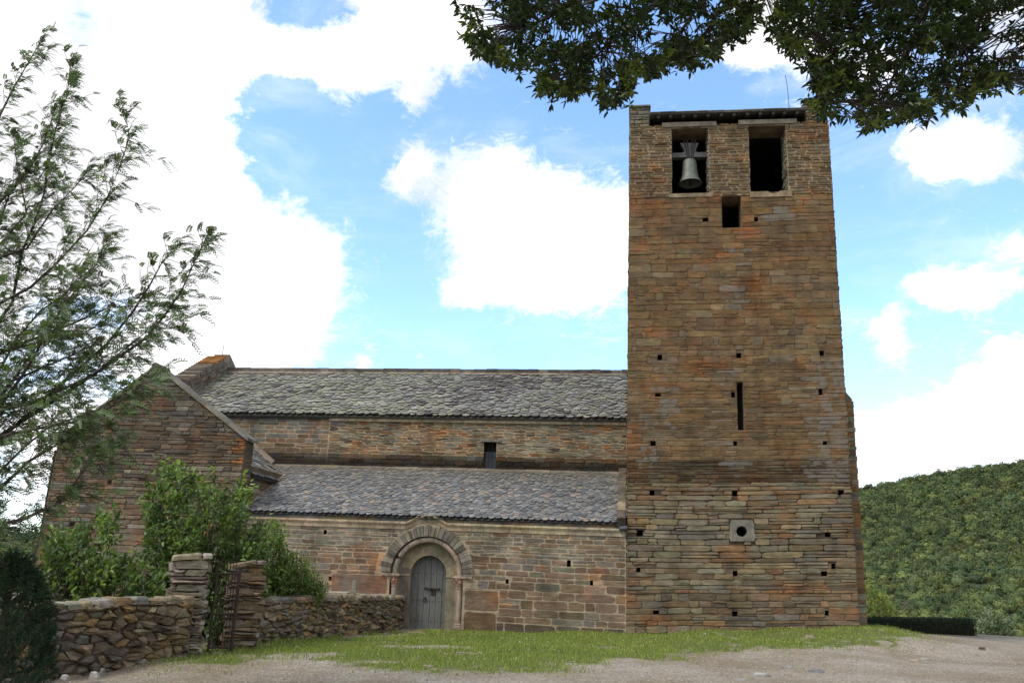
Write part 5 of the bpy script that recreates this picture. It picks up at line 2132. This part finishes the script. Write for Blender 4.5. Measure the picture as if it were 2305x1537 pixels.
LILAC = [(0.126, 0.186, 0.0504), (0.162, 0.24, 0.06), (0.096, 0.156, 0.0456), (0.204, 0.288, 0.078)]
DARKG = [(0.078, 0.126, 0.0384), (0.102, 0.156, 0.0444), (0.066, 0.1056, 0.036), (0.144, 0.21, 0.0576)]
shrub('leafy_shrub', 'broad leaved shrub behind the dry stone wall, left of the pale gate pier', [(78, 1350), (85, 1270), (95, 1200), (118, 1165), (150, 1195), (180, 1170), (215, 1135), (262, 1132), (262, 1180), (250, 1230), (300, 1240), (330, 1205), (340, 1270), (372, 1290), (376, 1352)], 16.7, 18.6, 230, 11, .135, .58, LILAC + DARKG, (220, 1380), 'leafy shrubs behind the wall')
shrub('leafy_shrub', 'tallest broad leaved shrub rising behind the gate against the gable wall', [(330, 1340), (322, 1230), (312, 1120), (330, 1035), (388, 1016), (430, 1055), (470, 1045), (500, 1085), (545, 1060), (572, 1095), (560, 1170), (600, 1180), (610, 1340)], 17.9, 20.6, 430, 11, .135, .56, DARKG + LILAC, (450, 1400), 'leafy shrubs behind the wall')
shrub('leafy_shrub', 'twiggy shrub with pale young shoots against the aisle wall, right of the gate', [(560, 1335), (545, 1220), (565, 1160), (590, 1185), (604, 1150), (632, 1175), (640, 1225), (655, 1240), (670, 1330)], 20.0, 21.4, 190, 9, .11, .52, LILAC, (600, 1380), 'leafy shrubs behind the wall')
shrub('leafy_shrub', 'dense bright green low bush beside the aisle wall, above the low wall', [(600, 1338), (625, 1260), (660, 1235), (690, 1248), (712, 1280), (735, 1310), (742, 1338)], 20.6, 22.2, 260, 11, .075, .5, [(.12, .185, .038), (.09, .15, .034), (.15, .22, .045)], (670, 1380), 'leafy shrubs behind the wall')
shrub('leafy_plant', 'large pale leaved plant growing just inside the iron gate', [(470, 1460), (472, 1370), (500, 1350), (518, 1360), (516, 1460)], 17.7, 18.3, 26, 9, .17, .5, [(.09, .17, .05), (.06, .11, .035)], (495, 1465), stems=3)
shrub('young_tree', 'pale yellow green sapling at the right foot of the tower', [(1938, 1400), (1936, 1330), (1950, 1305), (1975, 1310), (2000, 1340), (2020, 1375), (2030, 1400)], 38, 42, 150, 8, .16, .45, [(.22, .25, .05), (.18, .22, .05), (.15, .20, .045)], (1970, 1440), zg=-1.5)
shrub('silvery_bush', 'grey green bush growing beyond the right end of the clipped hedge', [(2195, 1440), (2200, 1395), (2215, 1362), (2240, 1372), (2275, 1385), (2290, 1440)], 40, 44, 150, 8, .2, .4, [(.16, .20, .12), (.11, .15, .075), (.20, .235, .15)], (2240, 1450), zg=-2.0)

# clipped hedge
hl, hr = aty(1938, 1391, 28.6), aty(2196, 1394, 29.3)
hz0, hz1 = -.4, hl[2]
root = empty('clipped_hedge', ((hl[0] + hr[0]) / 2, 29.2, -.2))
tag(root, 'low dark clipped hedge beside the tower at the edge of the yard', 'hedge')
mb = MB()
mb.box8([(hl[0] + .06, 28.75, hz0 - .6), (hr[0] - .06, 29.35, hz0 - .6), (hr[0] - .06, 30.0, hz0 - .6), (hl[0] + .06, 29.5, hz0 - .6), (hl[0] + .06, 28.75, hz1 - .06), (hr[0] - .06, 29.35, hr[2] - .06), (hr[0] - .06, 30.0, hr[2] - .06), (hl[0] + .06, 29.5, hz1 - .06)], (.012, .016, .008, 0))
mb.build('core', M_FAR, root)
n_ = 9000
a = NR.random(n_)
b = NR.random(n_)
f_ = NR.random(n_) < .6
top_f = NR.random(n_) < .45
xx = hl[0] + (hr[0] - hl[0]) * a
yb = 28.7 + .6 * a
zt_ = hz1 + (hr[2] - hz1) * a
yy = np.where(top_f, yb + .75 * b, yb - .02)
zz_ = np.where(top_f, zt_ - .02 + .02 * NR.standard_normal(n_), hz0 - .3 + (zt_ - hz0 + .28) * b)
e_ = NR.random(n_) < .1
xx = np.where(e_, hr[0] - .02, xx)
yy = np.where(e_, 29.3 + .7 * b, yy)
zz_ = np.where(e_, hz0 - .3 + (hr[2] - hz0 + .28) * NR.random(n_), zz_)
pos = np.stack([xx, yy, zz_], 1)
Vv, Qq = leaves(pos, rand_dir(n_, (0, -.4, .5)), rand_dir(n_, (0, -.5, .6)), .05 * NR.uniform(.7, 1.3, n_), .028, .2, .1)
bulk('foliage', Vv, Qq, np.repeat(jcol((.022, .034, .014), n_, .35), 6, 0), M_LEAF, root)


# dark conifer at the lower left, near the camera
root_p = gz(8, 1600, -.2)
cy_ = 9.6
cb = aty(-10, 1500, cy_)
root = empty('conifer_bush', (cb[0], cy_, -.15))
tag(root, 'dark green feathery conifer bush at the lower left corner', 'conifer')
ctop = aty(15, 1262, cy_)
Rm = (aty(108, 1440, cy_)[0] - cb[0])
Hc = ctop[2] + .15
ntf, nnd = 1500, 26
zf = 1 - NR.random(ntf) ** 1.25
az_ = NR.uniform(0, 2 * math.pi, ntf)
prof_r = np.interp(zf, [0, .12, .35, .5, .62, .74, .85, .93, .98, 1], [.8, .95, 1.0, .98, .93, .82, .64, .42, .22, .08])
lump = .74 + .52 * fbm(az_ * 2.6, zf * 5, 81)
rr = Rm * prof_r * lump * (.55 + .45 * NR.random(ntf) ** .35)
tp_ = np.stack([cb[0] + rr * np.cos(az_), cy_ + rr * np.sin(az_), -.15 + zf * Hc * (.94 + .1 * NR.random(ntf))], 1)
td_ = unit(np.stack([np.cos(az_) * .9, np.sin(az_) * .9, np.full(ntf, 1.2)], 1) + NR.standard_normal((ntf, 3)) * .35)
tl_ = NR.uniform(.08, .20, ntf)
n_ = ntf * nnd
fr = NR.random((ntf, nnd))
pos = (tp_[:, None, :] + td_[:, None, :] * (tl_[:, None] * (fr - .45))[..., None]).reshape(-1, 3)
dr = unit(np.repeat(td_, nnd, 0) * .8 + NR.standard_normal((n_, 3)) * .55)
Vv, Qq = leaves(pos, dr, rand_dir(n_), .055 * NR.uniform(.6, 1.3, n_), .008, .1, .1)
zf = np.repeat(zf, nnd)
az_ = np.repeat(az_, nnd)
cc = jcol((.030, .058, .026), n_, .4, .1) * (.7 + .6 * fbm(az_ * 3, zf * 9, 83))[:, None]
bulk('foliage', Vv, Qq, np.repeat(cc, 6, 0), M_LEAF, root)
mb = MB()
mb.tube([(cb[0], cy_, -.2), (cb[0], cy_, Hc * .85)], [.09, .02], 7)
for k in range(30):
    a = R.uniform(0, 6.28)
    z_ = R.uniform(.1, Hc * .75)
    mb.tube([(cb[0], cy_, z_), (cb[0] + math.cos(a) * Rm * .7, cy_ + math.sin(a) * Rm * .7, z_ + .35)], [.02, .005], 4)
mb.build('trunk', M_BARK, root)

# ---------------------------------------------------------------- feathery tree on the left
BR_PX = [
    ([(-260, 1150), (-120, 830), (0, 683), (68, 647), (123, 597), (150, 569), (196, 519), (241, 446), (269, 378), (291, 310), (283, 255)], 10.2),
    ([(-200, 1050), (-60, 800), (27, 683), (50, 565), (77, 505), (100, 433), (107, 373), (128, 282), (150, 219), (160, 140)], 10.8),
    ([(-260, 1000), (-100, 640), (0, 455), (46, 410), (82, 355), (110, 296), (122, 240)], 11.4),
    ([(-260, 900), (-90, 430), (0, 260), (32, 196), (59, 150), (91, 95)], 11.6),
    ([(-180, 1100), (20, 870), (137, 700), (182, 637), (219, 592), (240, 530)], 9.8),
    ([(-100, 1080), (120, 880), (240, 775), (300, 700), (337, 642), (364, 592), (390, 565)], 9.6),
    ([(-60, 1020), (229, 831), (330, 760), (378, 700), (410, 651), (437, 592), (468, 530)], 9.9),
    ([(-200, 1000), (0, 923), (54, 912), (109, 891), (180, 858), (229, 831), (283, 782), (327, 749), (400, 735)], 9.2),
    ([(-220, 1150), (0, 912), (49, 847), (82, 793), (104, 744), (136, 700), (160, 640)], 9.0),
    ([(-220, 1040), (0, 983), (71, 967), (163, 951), (245, 918), (305, 880), (345, 853)], 8.8),
    ([(-240, 1250), (0, 1098), (65, 1038), (120, 1005), (180, 972), (250, 955)], 8.6),
    ([(-240, 1260), (0, 1180), (54, 1168), (98, 1147), (136, 1130), (180, 1070), (218, 1027), (256, 1000)], 8.7),
    ([(-240, 850), (-60, 600), (10, 540), (60, 480), (40, 380), (30, 300)], 11.0),
    ([(-240, 1100), (-40, 900), (40, 760), (90, 700), (150, 660), (190, 600)], 10.0),
    ([(-240, 1200), (-100, 1130), (0, 1060), (50, 1010), (110, 960), (200, 930)], 8.5),
    ([(-240, 1000), (-60, 820), (60, 770), (160, 730), (250, 690), (330, 690), (390, 690)], 10.1),
    ([(-240, 900), (-100, 700), (0, 580), (60, 560), (120, 470), (170, 420), (200, 380)], 10.6),
    ([(-240, 1000), (-80, 830), (10, 790), (90, 770), (170, 760), (240, 720)], 9.4),
    ([(-240, 1000), (-90, 700), (-20, 560), (20, 440), (90, 400), (130, 330)], 11.2),
    ([(-240, 1150), (-60, 1000), (20, 860), (90, 830), (160, 800), (220, 770)], 9.1),
]
trunk_top = aty(-300, 1000, 10.0)
trunk_b = np.array([trunk_top[0] - .4, 10.2, -.3])
root = empty('feathery_tree', trunk_b)
tag(root, 'feathery leaved tree reaching in from the left edge with bare dark branches', 'tree')
mb = MB()
mb.tube([trunk_b, trunk_b * .6 + trunk_top * .4 + np.array([.12, .1, 0]), trunk_top, trunk_top + np.array([.2, .3, 1.6])], [.2, .16, .12, .05], 9)
mb.build('trunk', M_BARK, root)
mb = MB()
fpos, fdir = [], []
for pts, yb in BR_PX:
    P3 = []
    n_ = len(pts)
    for i, (a, b) in enumerate(pts):
        yk = 10.0 + (yb - 10.0) * min(1, i / 3) + .25 * math.sin(i * 1.7 + yb)
        P3.append(aty(a, b, yk))
    P3 = [trunk_top + np.array([0, 0, R.uniform(-.6, .8)])] + P3
    rd = [.027 * (1 - i / len(P3)) ** 1.3 + .003 for i in range(len(P3))]
    mb.tube(P3, rd, 5)
    # side twigs with fronds
    seg_l = [np.linalg.norm(P3[i + 1] - P3[i]) for i in range(len(P3) - 1)]
    tot_l = sum(seg_l)
    s_ = 0.0
    for i in range(1, len(P3) - 1):
        k = 0
        while k < seg_l[i]:
            frac = (sum(seg_l[:i]) + k) / tot_l
            p = P3[i] + (P3[i + 1] - P3[i]) * (k / seg_l[i])
            if frac > .22:
                tl = R.uniform(.2, .85) * (1.1 - .6 * frac)
                ax = unit(P3[i + 1] - P3[i])
                dv = unit(ax * R.uniform(.3, 1.0) + np.array([R.uniform(-.8, .9), R.uniform(-.6, .6), R.uniform(-.7, .9)]))
                mid_ = p + dv * tl * .5 + np.array([0, 0, .03])
                e = p + dv * tl + np.array([.05, 0, R.uniform(-.05, .08)])
                mb.tube([p, mid_, e], [.005, .0035, .002], 3, cap=False)
                for j in range(R.randint(4, 7)):
                    q_ = R.uniform(.25, 1.05)
                    fpos.append(p + (mid_ - p) * 2 * q_ if q_ < .5 else mid_ + (e - mid_) * (2 * q_ - 1))
                    fdir.append(dv * .5 + np.array([R.uniform(.1, 1.1), R.uniform(-.6, .6), R.uniform(-.75, .75)]))
            k += R.uniform(.034, .075)
    for j in range(7):
        fpos.append(P3[-1] - unit(P3[-1] - P3[-2]) * R.uniform(0, .15))
        fdir.append(unit(P3[-1] - P3[-2]) + np.array([R.uniform(-.3, .8), R.uniform(-.4, .4), R.uniform(-.4, .4)]))
mb.build('branches', M_BARK, root)
fpos, fdir = np.array(fpos), unit(np.array(fdir))
nf = len(fpos)
nl = 11
Lf = NR.uniform(.08, .17, nf)
side = unit(np.cross(fdir, np.array([0, -.5, 1.0]) + NR.standard_normal((nf, 3)) * .5))
curl = np.array([.1, 0, -.35])
lp, ld, ln, lL = [], [], [], []
for j in range(nl):
    tt = (j + .6) / nl
    sg = 1 if j % 2 else -1
    p = fpos + fdir * (Lf * tt)[:, None] + curl * (Lf * tt * tt)[:, None]
    d = fdir * .75 + side * sg * .75 + np.array([.1, 0, -.15])
    lp.append(p)
    ld.append(d)
    ln.append(np.cross(fdir, side))
    lL.append(Lf * (.42 - .2 * tt))
lp, ld, ln, lL = np.concatenate(lp), np.concatenate(ld), np.concatenate(ln), np.concatenate(lL)
Vv, Qq = leaves(lp, ld, ln, lL, .0165, .1, .15)
cc = np.tile(jcol((.095, .145, .055), nf, .4, .1), (nl, 1))
red = np.tile(NR.random((nf, 1)) < .10, (nl, 1))
cc = np.where(red, np.array([.075, .05, .035]), cc)
bulk('crown', Vv, Qq, np.repeat(cc, 6, 0), M_LEAF, root)

# ---------------------------------------------------------------- evergreen overhead
TC1 = [(1040, -60), (1045, 20), (1062, 90), (1085, 130), (1130, 150), (1195, 160), (1225, 185), (1222, 215), (1245, 228), (1290, 222), (1312, 195), (1345, 225), (1372, 242), (1405, 235), (1412, 195), (1440, 178), (1470, 180), (1500, 150), (1562, 158), (1600, 125), (1640, 105), (1635, 75), (1665, 85), (1695, 60), (1705, 10), (1690, -60)]
TC2 = [(1765, -60), (1760, 20), (1745, 80), (1752, 110), (1790, 125), (1822, 158), (1846, 188), (1836, 215), (1842, 252), (1855, 280), (1868, 270), (1885, 225), (1900, 195), (1935, 215), (1945, 262), (1958, 296), (1990, 285), (2050, 262), (2080, 275), (2110, 240), (2165, 252), (2190, 215), (2245, 190), (2300, 195), (2420, 230), (2500, -60)]
trunk_e = np.array([6.6, 2.2, 0.0])
root = empty('evergreen_tree', trunk_e)
tag(root, 'evergreen tree whose dark leafy boughs hang into the top right of the view', 'tree')
fork = np.array([6.3, 2.6, 4.4])
mb = MB()
mb.tube([trunk_e - ZZ * .2, trunk_e + np.array([-.1, .1, 2.2]), fork, fork + np.array([-.3, .4, 2.2])], [.30, .24, .2, .1], 10)
mb.build('trunk', M_BARK, root)


def clusters(poly, n, ylo, yhi, thr, seed):
    p = sample_poly(poly, n, seed, thr, 45.0)
    d = rays(p[:, 0], p[:, 1])
    yy = NR.uniform(ylo, yhi, n)
    return EYEP + d * (yy / d[:, 1])[:, None]


def rim(poly, n, ylo, yhi):
    """leaf rosettes along the hanging edge, so that its outline is ragged"""
    out = []
    for _ in range(n):
        i = R.randrange(len(poly) - 1)
        a, b = poly[i], poly[i + 1]
        k = R.random()
        out.append((a[0] + (b[0] - a[0]) * k + R.gauss(0, 9), a[1] + (b[1] - a[1]) * k - 9 - abs(R.gauss(0, 12))))
    out = np.array(out)
    d = rays(out[:, 0], out[:, 1])
    yy = NR.uniform(ylo, yhi, n)
    return EYEP + d * (yy / d[:, 1])[:, None]


C1 = np.concatenate([clusters(TC1, 900, 5.0, 6.4, .43, 91), rim(TC1, 190, 5.0, 5.8)])
C2 = np.concatenate([clusters(TC2, 1350, 4.8, 6.6, .37, 92), rim(TC2, 230, 4.8, 5.8)])
upper = [(1000, -60), (2500, -60), (2900, -500), (1300, -500)]
C3 = clusters(upper, 800, 4.5, 7.5, None, 93)
C4 = np.stack([NR.uniform(2.5, 10, 900), NR.uniform(-2, 5, 900), NR.uniform(4.6, 8, 900)], 1)
out_ok = (C4[:, 2] - EYE) / np.maximum(C4[:, 1], .3) > .85
C4 = C4[out_ok | (C4[:, 1] < .2)]
CA = np.concatenate([C1, C2, C3, C4])
mb = MB()
limbs = []
for (pts) in ([(1180, 60, 5.6), (1400, -20, 5.6), (1650, -160, 5.5), (2000, -330, 5.2)], [(1300, 160, 5.4), (1420, 60, 5.5), (1560, -60, 5.6), (1800, -250, 5.4)], [(1560, 110, 5.5), (1640, 0, 5.5), (1800, -160, 5.4), (2050, -340, 5.2)], [(1850, 230, 5.3), (1870, 110, 5.4), (1960, -40, 5.5), (2160, -230, 5.3)], [(1970, 250, 5.6), (2040, 120, 5.6), (2100, -20, 5.6), (2260, -230, 5.2)], [(2170, 210, 5.4), (2200, 60, 5.5), (2260, -100, 5.3), (2380, -300, 5.0)], [(1480, 150, 6.0), (1560, 30, 6.0), (1750, -170, 5.7)], [(2300, 180, 5.6), (2350, 0, 5.5), (2450, -200, 5.0)]):
    P3 = [aty(a, b, c) for a, b, c in pts]
    P3.append(P3[-1] * .5 + fork * .5 + np.array([0, 0, .5]))
    P3.append(fork)
    limbs.append(P3)
    mb.tube(P3, [.006 + .05 * (i / (len(P3) - 1)) ** 1.4 for i in range(len(P3))], 6)
LP = np.array([p0 * (1 - k) + p1 * k for P3 in limbs for p0, p1 in zip(P3, P3[1:]) for k in np.linspace(0, 1, 8)])
for i, c in enumerate(CA[:len(C1) + len(C2)]):
    d2 = np.linalg.norm(LP - (c + np.array([.05, 0, .15])), axis=1)
    l_ = LP[np.argmin(d2)]
    if i % 2 == 0 and d2.min() < 1.1:
        m_ = (c + l_) / 2 + np.array([R.uniform(-.05, .05), R.uniform(-.05, .05), .06])
        mb.tube([l_, m_, c], [.006, .0045, .0025], 3, cap=False)
mb.build('limbs', M_BARK, root)
nl = 11
nc = len(CA)
az_ = NR.uniform(0, 2 * math.pi, (nc, nl))
el_ = NR.uniform(-.9, .75, (nc, nl))
ld = np.stack([np.cos(az_) * np.cos(el_), np.sin(az_) * np.cos(el_), np.sin(el_) - .15], -1).reshape(-1, 3)
stem_off = NR.uniform(0, .09, (nc, nl, 1)) * unit(NR.standard_normal((nc, 1, 3)) + np.array([0, 0, -.3]))
lp = (CA[:, None, :] - stem_off).reshape(-1, 3)
L = NR.uniform(.045, .080, nc * nl)
nor = unit(np.array([0, 0, 1.0]) + NR.standard_normal((nc * nl, 3)) * .45)
Vv, Qq = leaves(lp, ld, nor, L, L * .36, .15, .12)
cc = np.repeat(jcol((.027, .047, .013), nc, .35, .08), nl, 0) * (1 + .2 * NR.standard_normal((nc * nl, 1)))
isr = np.zeros((nc, 1))
isr[900:1090] = .42
isr[1090 + 1350:1090 + 1350 + 230] = .42
yl = np.repeat(NR.random((nc, 1)) < .06 + isr, nl, 0)
cc = np.where(yl, np.array([.10, .135, .028]) * (1 + .25 * NR.standard_normal((nc * nl, 1))), cc)  # rim rosettes yellowed more often: the lit leaf edges are put into colour
cc = np.clip(cc, .006, .3)
bulk('crown', Vv, Qq, np.repeat(cc, 6, 0), M_WAXY, root)

# ================================================================== hills with evergreen scrub forest
AZ = np.radians(np.concatenate([np.arange(-180, -46, 6.0), np.arange(-46, 50, .5), np.arange(50, 181, 6.0)]))


def pa(px, py):
    d = ray(px, py)
    return math.atan2(d[0], d[1]), d[2] / math.hypot(d[0], d[1])


sk = [pa(x, y) for x, y in [(-300, 1150), (-100, 1178), (0, 1196), (90, 1198), (250, 1215), (500, 1240), (900, 1250), (1500, 1190), (1800, 1135), (1925, 1102), (2000, 1088), (2100, 1066), (2200, 1052), (2305, 1040), (2500, 1000), (2800, 960)]]
sk_az = [math.radians(-180)] + [s[0] for s in sk] + [math.radians(180)]
sk_e = [.10] + [s[1] for s in sk] + [.10]
RS, R0, ZB = 400.0, 175.0, -16.0


def hill_z(az, r):
    e = np.interp(az, sk_az, sk_e)
    zs = EYE + RS * e - 1.2
    f_ = np.clip((r - R0) / (RS - R0), 0, 1) ** 1.05
    z = ZB + (zs - ZB) * f_
    z = z + 2.5 * (fbm(az * 9 + 40, r / 45.0, 101) - .5) * sst(R0, R0 + 60, r) * (1 - sst(RS - 40, RS, r))
    z = z - .25 * np.maximum(0, r - RS)
    near_ = 1 - sst(70, R0, r)
    return z * (1 - near_) + near_ * (-9.0)


rs_ = np.concatenate([np.arange(50, 410, 8.0), [420, 450, 500, 600, 900, 1500, 4000]])
AZg, Rg = np.meshgrid(AZ, rs_)
Zg = hill_z(AZg, np.minimum(Rg, 500))
Zg = np.where(Rg > 500, -40, Zg)
V = np.stack([np.sin(AZg) * Rg, np.cos(AZg) * Rg, Zg], -1).reshape(-1, 3)
ii = np.arange(V.shape[0]).reshape(AZg.shape)
Q = np.stack([ii[:-1, :-1], ii[:-1, 1:], ii[1:, 1:], ii[1:, :-1]], -1).reshape(-1, 4)
m_h = plain_mat('scrub_soil', (.05, .055, .025), .95, 0, .15, .7, 1.3, bump=0)
hl_o = bulk('hills', V, Q, np.tile([[.1, .1, .1]], (len(V), 1)), m_h)
tag(hl_o, 'wooded hillsides around the church', kind='structure')

cent, sizes = [], []
for (a0, a1, n_) in ((14.5, 34.5, 6100), (-38, -20, 2900), (34.5, 48, 700)):
    az_ = np.radians(NR.uniform(a0, a1, n_))
    r_ = np.sqrt(NR.uniform(170 ** 2, (RS + 6) ** 2, n_))
    cent.append(np.stack([np.sin(az_) * r_, np.cos(az_) * r_, hill_z(az_, r_)], 1))
    sizes.append(NR.uniform(1.0, 2.0, n_) * (.75 + .7 * NR.random(n_) ** 3))
cent, sizes = np.concatenate(cent), np.concatenate(sizes)
nc = len(cent)
lf = 100
dv = rand_dir(nc * lf, (0, -.3, .55)).reshape(nc, lf, 3)
ph = NR.uniform(0, 6, (nc, 3))
lobes = 1 + .22 * np.sin(dv[..., 0] * 5 + ph[:, :1]) * np.cos(dv[..., 1] * 5 + ph[:, 1:2]) + .14 * np.sin(dv[..., 2] * 8 + ph[:, 2:])
pos = cent[:, None, :] + dv * (sizes[:, None] * lobes)[..., None] * np.array([1, 1, .8]) * (NR.uniform(.88, 1.06, (nc, lf, 1))) + np.array([0, 0, .4]) * sizes[:, None, None]
pos = pos.reshape(-1, 3)
nor = unit(dv.reshape(-1, 3) + NR.standard_normal((nc * lf, 3)) * .45)
tg = unit(np.cross(nor, NR.standard_normal((nc * lf, 3))))
bt2 = np.cross(nor, tg)
s_ = (np.repeat(sizes, lf) ** .5 * NR.uniform(.15, .34, nc * lf) * np.repeat(np.clip(np.hypot(cent[:, 0], cent[:, 1]) / 330, .5, 1.1), lf))[:, None]
V = np.stack([pos - tg * s_, pos - bt2 * s_ * .7, pos + tg * s_, pos + bt2 * s_ * .7], 1).reshape(-1, 3)
# solid heart of every crown
gt_, gp_ = np.meshgrid(np.linspace(0, 2 * math.pi, 9)[:-1], np.array([-.9, -.2, .5, 1.2]))
sp_ = np.stack([np.cos(gt_) * np.cos(gp_), np.sin(gt_) * np.cos(gp_), np.sin(gp_)], -1).reshape(-1, 3)
VC = (cent[:, None, :] + sp_[None] * sizes[:, None, None] * np.array([.68, .68, .55]) + np.array([0, 0, .4]) * sizes[:, None, None]).reshape(-1, 3)
qc = []
for i in range(3):
    for k in range(8):
        qc.append((i * 8 + k, i * 8 + (k + 1) % 8, (i + 1) * 8 + (k + 1) % 8, (i + 1) * 8 + k))
qc.append((24, 26, 28, 30))
QC = ((np.arange(nc) * 32)[:, None, None] + np.array(qc)[None]).reshape(-1, 4) + len(V)
Q = np.concatenate([(np.arange(nc * lf) * 4)[:, None] + np.array([0, 1, 2, 3]), QC])
V = np.concatenate([V, VC])
pal = 1.15 * np.array([(.092, .112, .036), (.064, .095, .030), (.048, .074, .027), (.115, .138, .040), (.075, .095, .036), (.10, .112, .03), (.055, .082, .034)])
patch = fbm(cent[:, 0] / 22, cent[:, 1] / 22, 111)
ci = np.clip((patch * 9 - 1.2 + NR.standard_normal(nc) * 1.4), 0, 6).astype(int)
cc = pal[ci] * np.clip(1 + .26 * NR.standard_normal((nc, 1)), .45, 1.7) * (.55 + .9 * fbm(cent[:, 0] / 60, cent[:, 1] / 60, 117))[:, None]
cl = np.repeat(cc, lf, 0) * (1 + .12 * NR.standard_normal((nc * lf, 1)))
fo = bulk('forest', V, Q, np.clip(np.concatenate([np.repeat(cl, 4, 0), np.repeat(cc, 32, 0)]), .01, .3), M_FAR)
tag(fo, 'dense evergreen scrub forest covering the hillsides', 'forest', kind='stuff')
